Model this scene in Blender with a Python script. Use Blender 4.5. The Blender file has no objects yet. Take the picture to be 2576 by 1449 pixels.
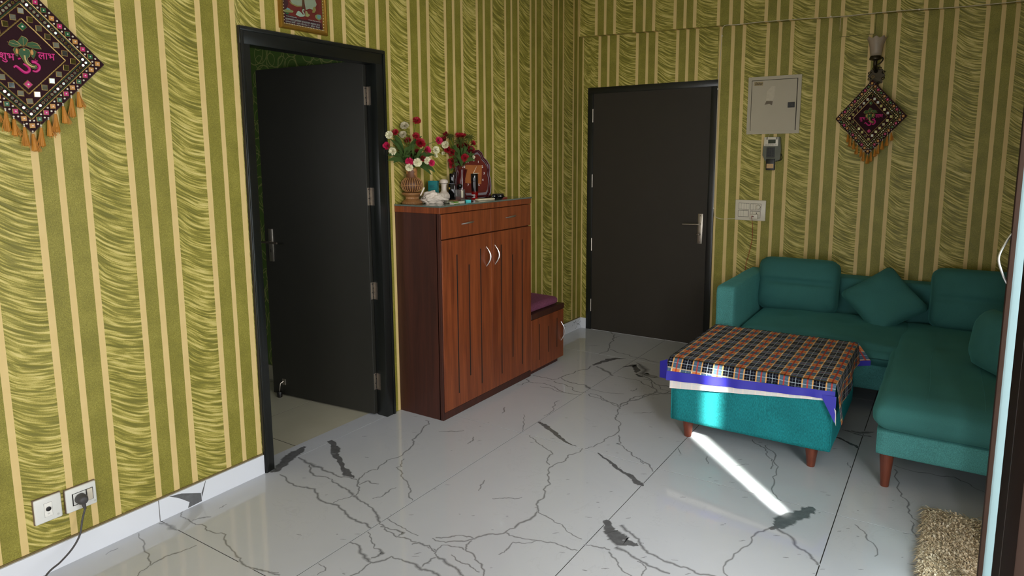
import bpy, bmesh, math, random
import numpy as np
from mathutils import Vector, Matrix, Euler
from mathutils import noise as mnoise

random.seed(7)
SC = bpy.context.scene
COL = SC.collection

# ------------------------------------------------------------------ camera
IMW, IMH = 2576, 1449
FPX, YAW, PITCH, ROLL, PPY = 1690.1, 0.5813, 0.1428, -0.0057, -88.95
CAM = Vector((2.7215, -5.2483, 1.5251))
_fw = Vector((-math.sin(YAW) * math.cos(PITCH), math.cos(YAW) * math.cos(PITCH), -math.sin(PITCH)))
_rt = Vector((math.cos(YAW), math.sin(YAW), 0))
_up = _rt.cross(_fw)
RT = math.cos(ROLL) * _rt + math.sin(ROLL) * _up
UP = -math.sin(ROLL) * _rt + math.cos(ROLL) * _up
FW = _fw
cam = bpy.data.cameras.new('camera')
cam.sensor_fit = 'HORIZONTAL'
cam.sensor_width = 36.0
cam.lens = FPX / IMW * 36.0
cam.shift_y = PPY / IMW
cam.clip_start = 0.02
camo = bpy.data.objects.new('camera', cam)
M = Matrix((RT, UP, -FW)).transposed().to_4x4()
M.translation = CAM
camo.matrix_world = M
COL.objects.link(camo)
SC.camera = camo


def hit(u, v, axis, val):
    """the point on the plane axis = val that the photograph shows at pixel (u, v)"""
    d = FW + RT * ((u - IMW / 2) / FPX) + UP * ((IMH / 2 + PPY - v) / FPX)
    i = 'xyz'.index(axis)
    return CAM + d * ((val - CAM[i]) / d[i])


# ------------------------------------------------------------------ light and exposure
SC.view_settings.view_transform = 'Standard'
SC.view_settings.look = 'None'
SC.view_settings.gamma = 1.0
SC.view_settings.exposure = 0.0
SC.view_settings.use_curve_mapping = False

w = bpy.data.worlds.new('daylight')
SC.world = w
w.use_nodes = True
bg = w.node_tree.nodes['Background']
bg.inputs['Color'].default_value = (0.97, 0.975, 1.0, 1)
bg.inputs['Strength'].default_value = 6.0


YFW = -6.6


def area(name, loc, direction, sx, sy, power, color, portal=False, spread=None):
    L = bpy.data.lights.new(name, 'AREA')
    L.shape = 'RECTANGLE'
    L.size, L.size_y = sx, sy
    L.energy, L.color = power, color
    if portal:
        L.cycles.is_portal = True
    if spread is not None:
        L.spread = spread
    o = bpy.data.objects.new(name, L)
    o.location = loc
    o.rotation_euler = Vector(direction).to_track_quat('-Z', 'Y').to_euler()
    COL.objects.link(o)
    return o


# the balcony opening in the right-hand wall lets the sky in
area('balcony_daylight', (3.10, -3.63, 1.14), (-1, 0, 0), 1.98, 2.25, 10, (1, 1, 1), portal=True)
# unseen openings added to light the inner room and the back wall
area('inner_room_added_window', (-1.0, -5.12, 1.5), (0, 1, 0), 0.45, 0.6, 10, (1, 1, 1), portal=True)
area('front_added_opening', (2.05, YFW + 0.02, 0.9), (0, 1, 0), 1.7, 1.7, 10, (1, 1, 1), portal=True)
# added area light standing in for hazy sun glare over the balcony
GL0 = Vector((4.35, -6.05, 2.2))
area('hazy_sun_stand_in', GL0, Vector((2.2, -2.2, 0.5)) - GL0, 2.0, 1.1, 260, (1.0, 0.97, 0.93))
# a thin blade of sun through the gap beside the sliding leaf
area('sun_blade', (3.05, -3.255, 1.115), (-0.6, 0.63, -0.50), 0.058, 0.70, 2.9, (1.0, 0.96, 0.88), spread=math.radians(2.6))


# ------------------------------------------------------------------ materials
def lin(r, g, b):
    f = lambda c: (c / 255 / 12.92) if c <= 10.31 else ((c / 255 + 0.055) / 1.055) ** 2.4
    return (f(r), f(g), f(b), 1.0)


class NT:
    """tiny node-tree writer"""

    def __init__(self, name):
        self.m = bpy.data.materials.new(name)
        self.m.use_nodes = True
        self.t = self.m.node_tree
        self.n = self.t.nodes
        self.b = self.n['Principled BSDF']

    def add(self, kind, **kw):
        nd = self.n.new(kind)
        for k, v in kw.items():
            setattr(nd, k, v)
        return nd

    def put(self, sock, v):
        if hasattr(v, 'is_linked') or isinstance(v, bpy.types.NodeSocket):
            self.t.links.new(v, sock)
        else:
            sock.default_value = v

    def math(self, op, a, b=0.0, c=0.0, clamp=False):
        nd = self.add('ShaderNodeMath', operation=op, use_clamp=clamp)
        for i, v in enumerate((a, b, c)):
            self.put(nd.inputs[i], v)
        return nd.outputs[0]

    def mix(self, fac, a, b, mode='MIX'):
        nd = self.add('ShaderNodeMix', data_type='RGBA', blend_type=mode)
        self.put(nd.inputs[0], fac)
        self.put(nd.inputs[6], a)
        self.put(nd.inputs[7], b)
        return nd.outputs[2]

    def coord(self, which='Object'):
        return self.add('ShaderNodeTexCoord').outputs[which]

    def mapping(self, vec, scale=(1, 1, 1), rot=(0, 0, 0), loc=(0, 0, 0)):
        nd = self.add('ShaderNodeMapping')
        self.put(nd.inputs[0], vec)
        nd.inputs[1].default_value = loc
        nd.inputs[2].default_value = rot
        nd.inputs[3].default_value = scale
        return nd.outputs[0]

    def noise(self, vec, scale, detail=3.0, rough=0.5, dist=0.0, out=0):
        nd = self.add('ShaderNodeTexNoise')
        self.put(nd.inputs['Vector'], vec)
        nd.inputs['Scale'].default_value = scale
        nd.inputs['Detail'].default_value = detail
        nd.inputs['Roughness'].default_value = rough
        nd.inputs['Distortion'].default_value = dist
        return nd.outputs[out]

    def ramp(self, fac, stops, interp='LINEAR'):
        nd = self.add('ShaderNodeValToRGB')
        nd.color_ramp.interpolation = interp
        el = nd.color_ramp.elements
        while len(el) < len(stops):
            el.new(0.5)
        for e, (p, c) in zip(el, stops):
            e.position = p
            e.color = c if len(c) == 4 else (*c, 1)
        self.put(nd.inputs[0], fac)
        return nd.outputs[0]

    def bump(self, height, strength=0.3, dist=0.002):
        nd = self.add('ShaderNodeBump')
        nd.inputs['Strength'].default_value = strength
        nd.inputs['Distance'].default_value = dist
        self.put(nd.inputs['Height'], height)
        self.t.links.new(nd.outputs[0], self.b.inputs['Normal'])

    def base(self, col=None, rough=None, metal=None, spec=None):
        if col is not None:
            self.put(self.b.inputs['Base Color'], col)
        if rough is not None:
            self.put(self.b.inputs['Roughness'], rough)
        if metal is not None:
            self.b.inputs['Metallic'].default_value = metal
        if spec is not None:
            self.b.inputs['Specular IOR Level'].default_value = spec
        return self.m


def shade(c, k):
    return (min(c[0] * k, 1), min(c[1] * k, 1), min(c[2] * k, 1), 1)


_MATS = {}


def mat(name, rgb, rough=0.5, metal=0.0, var=0.12, scale=30.0, bump=0.0, bscale=200.0, spec=0.5, **extra):
    """plain procedural material: a colour broken up by noise, optional fine relief"""
    if name in _MATS:
        return _MATS[name]
    t = NT(name)
    c = lin(*rgb)
    co = t.coord()
    n = t.noise(co, scale, 3)
    t.base(t.mix(n, shade(c, 1 - var), shade(c, 1 + var)), rough, metal, spec)
    if bump:
        t.bump(t.noise(co, bscale, 2), bump, 0.001)
    for k, v in extra.items():
        t.b.inputs[k.replace('_', ' ')].default_value = v
    _MATS[name] = t.m
    return t.m


# ------------------------------------------------------------------ mesh helpers
ORG = {}


def tag(o, label, cat, group=None, kind=None):
    o['label'] = label
    o['category'] = cat
    if group:
        o['group'] = group
    if kind:
        o['kind'] = kind
    return o


def thing(name, label, cat, loc=(0, 0, 0), rot=(0, 0, 0), group=None, local=False):
    """an Empty at the base of a thing; parts built in world space are shifted to it (local=False)"""
    o = bpy.data.objects.new(name, None)
    o.empty_display_size = 0.05
    COL.objects.link(o)
    o.location = loc
    o.rotation_euler = rot
    ORG[o.name] = Vector((0, 0, 0)) if local else Vector(loc)
    if label:
        tag(o, label, cat, group)
    return o


def build(name, bm, m, parent=None, smooth=False, label=None, kind=None, local=None, normals=True):
    if normals:
        bmesh.ops.recalc_face_normals(bm, faces=bm.faces[:])
    me = bpy.data.meshes.new(name)
    bm.to_mesh(me)
    bm.free()
    if smooth:
        me.polygons.foreach_set('use_smooth', [True] * len(me.polygons))
        if smooth != 'all':
            me.set_sharp_from_angle(angle=math.radians(42))
    mats = m if isinstance(m, (list, tuple)) else [m]
    for x in mats:
        me.materials.append(x)
    o = bpy.data.objects.new(name, me)
    COL.objects.link(o)
    if parent is not None:
        org = ORG.get(parent.name, Vector((0, 0, 0)))
        if org.length > 0:
            me.transform(Matrix.Translation(-org))
        o.parent = parent
        ORG[o.name] = org
    if label:
        o['label'] = label
    if kind:
        o['kind'] = kind
    return o


def place(proto, name, parent, mw, m=None):
    """a copy of a piece sharing its mesh data, put at matrix mw in its parent's frame"""
    o = bpy.data.objects.new(name, proto.data if hasattr(proto, 'data') else proto)
    COL.objects.link(o)
    o.parent = parent
    o.matrix_local = mw
    return o


def structure(o):
    o['kind'] = 'structure'
    return o


def box(bm, x0, x1, y0, y1, z0, z1, bev=0.0, seg=2, mi=0):
    r = bmesh.ops.create_cube(bm, size=1.0)
    vs = r['verts']
    for v in vs:
        v.co = Vector(((x0 + x1) / 2 + v.co.x * (x1 - x0), (y0 + y1) / 2 + v.co.y * (y1 - y0), (z0 + z1) / 2 + v.co.z * (z1 - z0)))
    fs = list({f for v in vs for f in v.link_faces})
    for f in fs:
        f.material_index = mi
    if bev > 0:
        es = list({e for v in vs for e in v.link_edges})
        bmesh.ops.bevel(bm, geom=es, offset=bev, segments=seg, affect='EDGES', profile=0.5, clamp_overlap=True)
    return bm


def boxes(*args, bev=0.0, seg=2):
    bm = bmesh.new()
    for a in args:
        box(bm, *a, bev=bev, seg=seg)
    return bm


def rows(bm, grid, close_u=False, close_v=False, mi=0, cap=False):
    """faces between rows of points"""
    vs = [[bm.verts.new(p) for p in r] for r in grid]
    n, k = len(vs), len(vs[0])
    for i in range(n if close_v else n - 1):
        for j in range(k if close_u else k - 1):
            a, b = vs[i][j], vs[i][(j + 1) % k]
            c, d = vs[(i + 1) % n][(j + 1) % k], vs[(i + 1) % n][j]
            try:
                f = bm.faces.new((a, b, c, d))
                f.material_index = mi
            except ValueError:
                pass
    if cap:
        for r in (vs[0], vs[-1]):
            try:
                f = bm.faces.new(r)
                f.material_index = mi
            except ValueError:
                pass
    return vs


def lathe(bm, prof, seg=24, centre=(0, 0, 0), mi=0, rfun=None):
    c = Vector(centre)
    g = []
    for r, z in prof:
        g.append([c + Vector(((rfun(r, z, 2 * math.pi * j / seg) if rfun else r) * math.cos(2 * math.pi * j / seg),
                              (rfun(r, z, 2 * math.pi * j / seg) if rfun else r) * math.sin(2 * math.pi * j / seg), z)) for j in range(seg)])
    rows(bm, g, close_u=True, mi=mi, cap=True)
    return bm


def smooth_path(pts, n=6):
    """Catmull-Rom through the points"""
    P = [Vector(p) for p in pts]
    if len(P) < 3:
        return P
    out = []
    for i in range(len(P) - 1):
        a, b, c, d = P[max(i - 1, 0)], P[i], P[i + 1], P[min(i + 2, len(P) - 1)]
        for k in range(n):
            t = k / n
            out.append(0.5 * ((2 * b) + (c - a) * t + (2 * a - 5 * b + 4 * c - d) * t * t + (3 * b - a - 3 * c + d) * t ** 3))
    out.append(P[-1])
    return out


def tube(bm, pts, r, seg=8, mi=0, cap=True):
    P = [Vector(p) for p in pts]
    rad = r if isinstance(r, (list, tuple)) else [r] * len(P)
    g = []
    prev = None
    for i, p in enumerate(P):
        t = (P[min(i + 1, len(P) - 1)] - P[max(i - 1, 0)])
        t = t.normalized() if t.length > 1e-9 else Vector((0, 0, 1))
        if prev is None:
            a = Vector((0, 0, 1)) if abs(t.z) < 0.9 else Vector((1, 0, 0))
            nrm = t.cross(a).normalized()
        else:
            nrm = (prev - t * prev.dot(t))
            nrm = nrm.normalized() if nrm.length > 1e-6 else t.orthogonal().normalized()
        prev = nrm
        bn = t.cross(nrm)
        g.append([p + (nrm * math.cos(2 * math.pi * j / seg) + bn * math.sin(2 * math.pi * j / seg)) * rad[i] for j in range(seg)])
    rows(bm, g, close_u=True, mi=mi, cap=cap)
    return bm


def prism(bm, poly, z0, z1, fr=None, mi=0, bev=0.0):
    """polygon (2D, counter-clockwise) extruded from z0 to z1 in the frame fr (4x4)"""
    fr = fr or Matrix.Identity(4)
    lo = [bm.verts.new(fr @ Vector((x, y, z0))) for x, y in poly]
    hi = [bm.verts.new(fr @ Vector((x, y, z1))) for x, y in poly]
    n = len(poly)
    fs = []
    for f in (lo[::-1], hi):
        fs.append(bm.faces.new(f))
    for i in range(n):
        fs.append(bm.faces.new((lo[i], lo[(i + 1) % n], hi[(i + 1) % n], hi[i])))
    for f in fs:
        f.material_index = mi
    bm.normal_update()
    bmesh.ops.triangulate(bm, faces=fs[:2])
    return bm


def text_bm(s, size, fr, depth=0.0004, sx=1.0, centre=True, bold=0.0):
    """lettering as a mesh lying in the frame fr"""
    cu = bpy.data.curves.new('lettering', 'FONT')
    cu.body = s
    cu.size = size
    cu.extrude = depth
    cu.resolution_u = 2
    cu.offset = bold
    if centre:
        cu.align_x = 'CENTER'
    o = bpy.data.objects.new('lettering', cu)
    COL.objects.link(o)
    me = bpy.data.meshes.new_from_object(o.evaluated_get(bpy.context.evaluated_depsgraph_get()))
    bpy.data.objects.remove(o)
    bpy.data.curves.remove(cu)
    me.transform(fr @ Matrix.Diagonal((sx, 1, 1, 1)))
    bm = bmesh.new()
    bm.from_mesh(me)
    bpy.data.meshes.remove(me)
    return bm


def frame(origin, x, y, z):
    m = Matrix((Vector(x), Vector(y), Vector(z))).transposed().to_4x4()
    m.translation = Vector(origin)
    return m


def on_left(y, z, x=0.0):   # local x -> +y, local y -> up, local z -> into the room
    return frame((x, y, z), (0, 1, 0), (0, 0, 1), (1, 0, 0))


def on_back(x, z, y=0.0):
    return frame((x, y, z), (1, 0, 0), (0, 0, 1), (0, -1, 0))


# ================================================================== THE SETTING
X1 = 3.12      # wall behind the sofa's end
YF = -6.6      # wall behind the camera
ZC = 2.9
BEAM = 0.06


def mat_combed():
    t = NT('combed_green_plaster')
    uv = t.coord('UV')
    sp = t.add('ShaderNodeSeparateXYZ')
    t.put(sp.inputs[0], uv)
    x, z = sp.outputs[0], sp.outputs[1]
    co = t.coord()
    low = t.noise(co, 3.0, 2)
    drop = t.math('MULTIPLY', t.math('POWER', t.math('SUBTRACT', 1.0, x), 1.7), t.math('MULTIPLY', low, 0.13))
    wv = t.math('SUBTRACT', z, drop)
    cx = t.add('ShaderNodeCombineXYZ')
    t.put(cx.inputs[0], t.math('MULTIPLY', x, 1.1))
    t.put(cx.inputs[1], t.math('MULTIPLY', wv, 104.0))
    t.put(cx.inputs[2], t.math('MULTIPLY', low, 4.0))
    ridge = t.noise(cx.outputs[0], 1.0, 2.6, 0.5, 0.25)
    fine = t.noise(co, 240, 2)
    h = t.math('ADD', ridge, t.math('MULTIPLY', fine, 0.16))
    patch = t.noise(co, 7.0, 2)
    c = t.ramp(t.math('ADD', h, t.math('MULTIPLY', t.math('SUBTRACT', patch, 0.5), 0.16)),
               [(0.42, lin(116, 111, 42)), (0.56, lin(144, 136, 56)), (0.645, lin(184, 170, 86)), (0.76, lin(214, 198, 122))])
    t.base(c, t.ramp(ridge, [(0.3, (0.46,) * 3), (0.7, (0.38,) * 3)]), spec=0.38)
    t.bump(h, 0.75, 0.006)
    return t.m


def mat_stipple():
    t = NT('stippled_green_plaster')
    co = t.coord()
    n = t.noise(co, 300, 2, 0.6, 1.6)
    p = t.noise(co, 9, 3)
    f = t.math('ADD', n, t.math('MULTIPLY', t.math('SUBTRACT', p, 0.5), 0.35))
    t.base(t.ramp(f, [(0.34, lin(116, 110, 40)), (0.52, lin(138, 131, 50)), (0.70, lin(168, 158, 74))]), 0.44, spec=0.35)
    t.bump(n, 0.4, 0.0015)
    return t.m


def mat_cream():
    t = NT('cream_wall_paint')
    co = t.coord()
    n = t.noise(co, 14, 4)
    t.base(t.mix(n, lin(212, 184, 120), lin(224, 198, 138)), 0.5, spec=0.3)
    t.bump(t.noise(co, 90, 2), 0.05, 0.001)
    return t.m


COMBED, STIPPLE, CREAM = mat_combed(), mat_stipple(), mat_cream()
WALLMATS = [CREAM, STIPPLE, COMBED]
PLASTER = mat('white_plaster', (232, 228, 220), 0.8, var=0.04, scale=6)

L_STR = [(-4.345, -4.321), (-4.181, -4.157), (-4.103, -4.080), (-4.017, -3.994), (-3.851, -3.827), (-3.773, -3.748), (-3.689, -3.663),
         (-3.522, -3.497), (-3.437, -3.416), (-3.357, -3.331), (-3.199, -3.174), (-3.117, -3.092), (-3.032, -3.009), (-2.868, -2.845),
         (-2.785, -2.761), (-2.701, -2.676), (-2.536, -2.511), (-2.455, -2.43), (-2.371, -2.346), (-2.200, -2.174), (-2.111, -2.086),
         (-2.029, -2.002), (-1.861, -1.837), (-1.778, -1.753), (-1.692, -1.668), (-1.526, -1.501), (-1.447, -1.422), (-1.354, -1.331),
         (-1.188, -1.164), (-1.108, -1.086), (-1.017, -0.994), (-0.851, -0.827), (-0.774, -0.751), (-0.681, -0.659), (-0.515, -0.492),
         (-0.428, -0.407), (-0.344, -0.321), (-0.171, -0.147), (-0.090, -0.067)]
k = 0
while L_STR[0][0] > YF + 0.2:
    d = (0.082, 0.082, 0.165)[k % 3]
    L_STR.insert(0, (L_STR[0][0] - d, L_STR[0][0] - d + 0.024))
    k += 1
B_STR = [(0.002, 0.013), (0.150, 0.174), (0.231, 0.253), (0.314, 0.338), (0.484, 0.508), (0.570, 0.592), (0.648, 0.673), (0.820, 0.844),
         (0.899, 0.923), (0.974, 1.0), (1.156, 1.179), (1.245, 1.271), (1.327, 1.352), (1.497, 1.521), (1.581, 1.605), (1.663, 1.688),
         (1.832, 1.857), (1.911, 1.934), (1.996, 2.021), (2.164, 2.187), (2.245, 2.268), (2.326, 2.350), (2.479, 2.502), (2.562, 2.585),
         (2.643, 2.667), (2.806, 2.828), (2.885, 2.908), (2.956, 2.979)]


def spans(stripes, a, b):
    """(start, end, material index) covering a..b: cream stripes, wide combed bands, narrow stippled bands"""
    out, p = [], a
    for s, e in stripes:
        if e <= a or s >= b:
            continue
        if s > p:
            out.append((p, s, 2 if s - p > 0.09 else 1))
        out.append((max(s, a), min(e, b), 0))
        p = e
    if p < b:
        out.append((p, b, 2 if b - p > 0.09 else 1))
    return out


def strip_wall(name, pieces, to_world):
    """pieces: (u0, u1, z0, z1, material) quads; bands carry a UV across their width and up in metres"""
    bm = bmesh.new()
    uvl = bm.loops.layers.uv.new('UVMap')
    for i, (u0, u1, z0a, z0b, z1, mi) in enumerate(pieces):
        q = [(u0, z0a), (u1, z0b), (u1, z1), (u0, z1)]
        f = bm.faces.new([bm.verts.new(to_world(u, z)) for u, z in q])
        f.material_index = mi
        for l, (u, z) in zip(f.loops, q):
            l[uvl].uv = ((u - u0) / (u1 - u0), z + 3.7 * i)
    return structure(build(name, bm, WALLMATS, normals=False))


D1 = dict(y0=-3.327, y1=-2.407, zt=2.108, fw=0.075)    # open inner door
D2 = dict(x0=0.063, x1=1.163, zt=2.092, fw=0.05)       # closed entrance door

# left wall, with the doorway
pc = []
for a, b, mi in spans(L_STR, YF, -BEAM * 0):
    for s, e in ((a, min(b, D1['y0'] + 0.02)), (max(a, D1['y0'] + 0.02), min(b, D1['y1'] - 0.02)), (max(a, D1['y1'] - 0.02), b)):
        if e - s < 1e-5:
            continue
        inside = s >= D1['y0'] + 0.02 - 1e-6 and e <= D1['y1'] - 0.02 + 1e-6
        z0 = D1['zt'] - 0.02 if inside else 0.0
        pc.append((s, e, z0, z0, ZC, mi))
wall_left = strip_wall('wall_left', pc, lambda u, z: (0, u, z))
CIRCLE = NT('dark_green_scroll_plaster')
_co = CIRCLE.mapping(CIRCLE.coord(), (1, 1, 1))
_rings = None
for _s, _r in ((7.0, 0.42), (9.0, 0.36), (5.6, 0.45)):
    _v = CIRCLE.add('ShaderNodeTexVoronoi', voronoi_dimensions='2D')
    _sp = CIRCLE.add('ShaderNodeSeparateXYZ')
    CIRCLE.put(_sp.inputs[0], CIRCLE.mapping(_co, (1, 1, 1), loc=(_s, _s * 2, _s)))
    _cb = CIRCLE.add('ShaderNodeCombineXYZ')
    CIRCLE.put(_cb.inputs[0], CIRCLE.math('ADD', _sp.outputs[0], _sp.outputs[1]))
    CIRCLE.put(_cb.inputs[1], _sp.outputs[2])
    CIRCLE.put(_v.inputs['Vector'], _cb.outputs[0])
    _v.inputs['Scale'].default_value = _s
    _d = CIRCLE.math('ABSOLUTE', CIRCLE.math('SUBTRACT', _v.outputs['Distance'], _r))
    _k = CIRCLE.math('LESS_THAN', _d, 0.02)
    _rings = _k if _rings is None else CIRCLE.math('MAXIMUM', _rings, _k)
CIRCLE.base(CIRCLE.mix(_rings, lin(92, 122, 54), lin(168, 172, 104)), 0.5)
CIRCLE.bump(_rings, 0.3, 0.002)
SCROLL = CIRCLE.m
bm = boxes((-0.12, -0.002, YF, D1['y0'] + 0.02, 0, ZC), (-0.12, -0.002, D1['y1'] - 0.02, 0.12, 0, ZC),
           (-0.12, -0.002, D1['y0'] + 0.02, D1['y1'] - 0.02, D1['zt'] - 0.02, ZC))
build('wall_core', bm, SCROLL, wall_left)

# back wall (a box behind the stripes), with the beam across its top
ZB0, ZB1 = 2.512, 2.424          # the beam's underside sags towards the sofa


def zbeam(x):
    return ZB0 + (ZB1 - ZB0) * x / 3.0


pc = []
for a, b, mi in spans(B_STR, 0.0, X1):
    for s, e in ((a, min(b, D2['x0'] + 0.015)), (max(a, D2['x0'] + 0.015), min(b, D2['x1'] - 0.015)), (max(a, D2['x1'] - 0.015), b)):
        if e - s < 1e-5:
            continue
        inside = s >= D2['x0'] + 0.015 - 1e-6 and e <= D2['x1'] - 0.015 + 1e-6
        z0 = D2['zt'] - 0.015 if inside else 0.0
        pc.append((s, e, z0, z0, 2.56, mi))
wall_back = strip_wall('wall_back', pc, lambda u, z: (u, 0, z))
bm = boxes((-0.12, D2['x0'] + 0.015, 0.002, 0.12, 0, ZC), (D2['x1'] - 0.015, X1 + 0.12, 0.002, 0.12, 0, ZC),
           (D2['x0'] + 0.015, D2['x1'] - 0.015, 0.002, 0.12, D2['zt'] - 0.015, ZC), (D2['x0'] + 0.015, D2['x1'] - 0.015, 0.105, 0.12, -0.04, ZC))
build('wall_core', bm, PLASTER, wall_back)

bm = bmesh.new()
uvl = bm.loops.layers.uv.new('UVMap')
for i, (a, b, mi) in enumerate(spans([(s - 0.006, e - 0.006) for s, e in B_STR], 0.0, X1)):
    za, zb = zbeam(a), zbeam(b)
    for q, uv in (([(a, -BEAM, za), (b, -BEAM, zb), (b, -BEAM, ZC), (a, -BEAM, ZC)], [(0, za), (1, zb), (1, ZC), (0, ZC)]),
                  ([(a, 0.0, za), (b, 0.0, zb), (b, -BEAM, zb), (a, -BEAM, za)], [(0, 0), (1, 0), (1, 0.06), (0, 0.06)])):
        f = bm.faces.new([bm.verts.new(p) for p in q])
        f.material_index = mi
        for l, w_ in zip(f.loops, uv):
            l[uvl].uv = (w_[0], w_[1] + 5.1 * i)
structure(build('trim_1', bm, WALLMATS, normals=False))['label'] = 'shallow striped beam running across the top of the back wall'

# the end wall behind the sofa, the wall behind the camera, the ceiling
pc = [(a, b, 0, 0, ZC, mi) for a, b, mi in spans(L_STR, -2.56, 0.0)]
wall_right = strip_wall('wall_right', pc, lambda u, z: (X1, u, z))
build('wall_core', boxes((X1 + 0.002, X1 + 0.12, -2.62, 0.12, 0, ZC), (2.96, X1 + 0.12, -2.62, -2.56, 0, ZC), (2.96, X1 + 0.12, YF, -2.62, 2.28, ZC), (2.96, X1 + 0.12, YF, -4.62, 0, 2.28)), PLASTER, wall_right)
structure(build('wall_front', boxes((-0.12, 1.2, YF - 0.1, YF, 0, ZC), (2.9, X1 + 0.12, YF - 0.1, YF, 0, ZC), (1.2, 2.9, YF - 0.1, YF, 1.75, ZC), (1.2, 2.9, YF - 0.1, YF, 0.0, 0.05)), PLASTER))  # the opening behind the camera is added, shaped to even out the light
structure(build('floor_front_balcony', boxes((-1.5, 5.0, YF - 2.2, YF - 0.1, -0.06, -0.01)), mat('grey_balcony_tile', (170, 168, 160), 0.5, var=0.1, scale=5)))
structure(build('ceiling', boxes((-0.12, X1 + 0.12, YF, 0.12, ZC, ZC + 0.1)), PLASTER))

# ---- the room behind the open door
structure(build('wall_inner_room_side', boxes((-3.0, -0.12, -2.40, -2.30, 0, ZC)), SCROLL))
structure(build('wall_inner_room_back', boxes((-3.1, -3.0, -5.2, -2.30, 0, ZC)), SCROLL))
structure(build('wall_inner_room_front', boxes((-3.0, -1.225, -5.2, -5.1, 0, ZC), (-0.775, -0.12, -5.2, -5.1, 0, ZC), (-1.225, -0.775, -5.2, -5.1, 0, 1.2), (-1.225, -0.775, -5.2, -5.1, 1.8, ZC)), SCROLL))  # window hole added to brighten this room and the door leaf
structure(build('ceiling_inner_room', boxes((-3.1, -0.12, -5.2, -2.3, ZC, ZC + 0.1)), PLASTER))
BEIGE = NT('beige_vitrified_tile')
_c = BEIGE.coord('Generated')
BEIGE.base(BEIGE.mix(BEIGE.noise(BEIGE.coord(), 5, 4), lin(186, 180, 158), lin(200, 195, 174)), 0.16)
BEIGE = BEIGE.m
GROUT = mat('dark_tile_joint', (44, 41, 36), 0.95)
floor_in = structure(build('floor_inner_room', boxes((-3.0, -0.12, -5.1, -2.4, -0.03, -0.002)), GROUT))
bm = bmesh.new()
box(bm, -0.2985, 0.2985, -0.2985, 0.2985, -0.02, -0.001)
t0 = None
for i in range(5):
    for j in range(5):
        cx, cy = -0.577 + 0.30 - 0.6 * i, -3.04 + 0.3 + 0.6 * (1 - j) - 0.6 * 0
        x0, x1, y0, y1 = max(cx - 0.2975, -3.0), min(cx + 0.2975, -0.12), max(cy - 0.2975, -5.1), min(cy + 0.2975, -2.4)
        if x1 - x0 < 0.02 or y1 - y0 < 0.02:
            continue
        build('tile', boxes((x0, x1, y0, y1, -0.02, -0.001)), BEIGE, floor_in)
bm.free()
build('skirting', boxes((-3.0, -0.12, -2.41, -2.40, -0.001, 0.1)), BEIGE, floor_in)

# ---- floor of the hall: 0.8 x 1.6 m polished marble-look tiles
TILE = NT('polished_white_marble_tile')
_co = TILE.coord()
_cl = TILE.noise(_co, 2.2, 5, 0.6, 0.6)
_wv = TILE.noise(_co, 3.1, 8, 0.62, 2.2)
_faint = TILE.ramp(TILE.math('ABSOLUTE', TILE.math('SUBTRACT', _wv, 0.5)), [(0.0, (1, 1, 1)), (0.012, (0, 0, 0))])
_fk = TILE.math('MULTIPLY', _faint, TILE.math('MULTIPLY', TILE.math('GREATER_THAN', _cl, 0.56), 0.10))
_basec = TILE.mix(_cl, lin(190, 193, 199), lin(203, 205, 210))
TILE.base(TILE.mix(_fk, _basec, lin(120, 120, 124)), 0.055, spec=0.5)
TILEM = TILE.m
VEIN = NT('grey_marble_veining')
_at = VEIN.add('ShaderNodeVertexColor', layer_name='vein')
_co = VEIN.coord()
_n = VEIN.noise(_co, 40, 4)
_vc = VEIN.mix(_n, lin(76, 76, 78), lin(108, 108, 110))
VEIN.base(VEIN.mix(VEIN.math('MULTIPLY', _at.outputs[0], VEIN.math('ADD', 0.75, VEIN.math('MULTIPLY', _n, 0.4)), clamp=True), lin(197, 199, 204), _vc), 0.055, spec=0.5)
VEINM = VEIN.m

floor = structure(build('floor', boxes((-0.125, X1 + 0.1, YF, 0.0, -0.04, -0.0015)), GROUT))
XJ = [0.0, 0.802, 1.602, 2.402, X1]
YJ = [YF, -5.44, -3.845, -2.250, -0.657, 0.0]
for i in range(4):
    for j in range(5):
        build('tile', boxes((XJ[i] + 0.002, XJ[i + 1] - 0.002, YJ[j] + 0.002, YJ[j + 1] - 0.002, -0.012, 0.0)), TILEM, floor)
build('threshold_tile', boxes((-0.12, -0.0012, D1['y0'] + 0.03, D1['y1'] - 0.03, -0.012, 0.0)), TILEM, floor)

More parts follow.
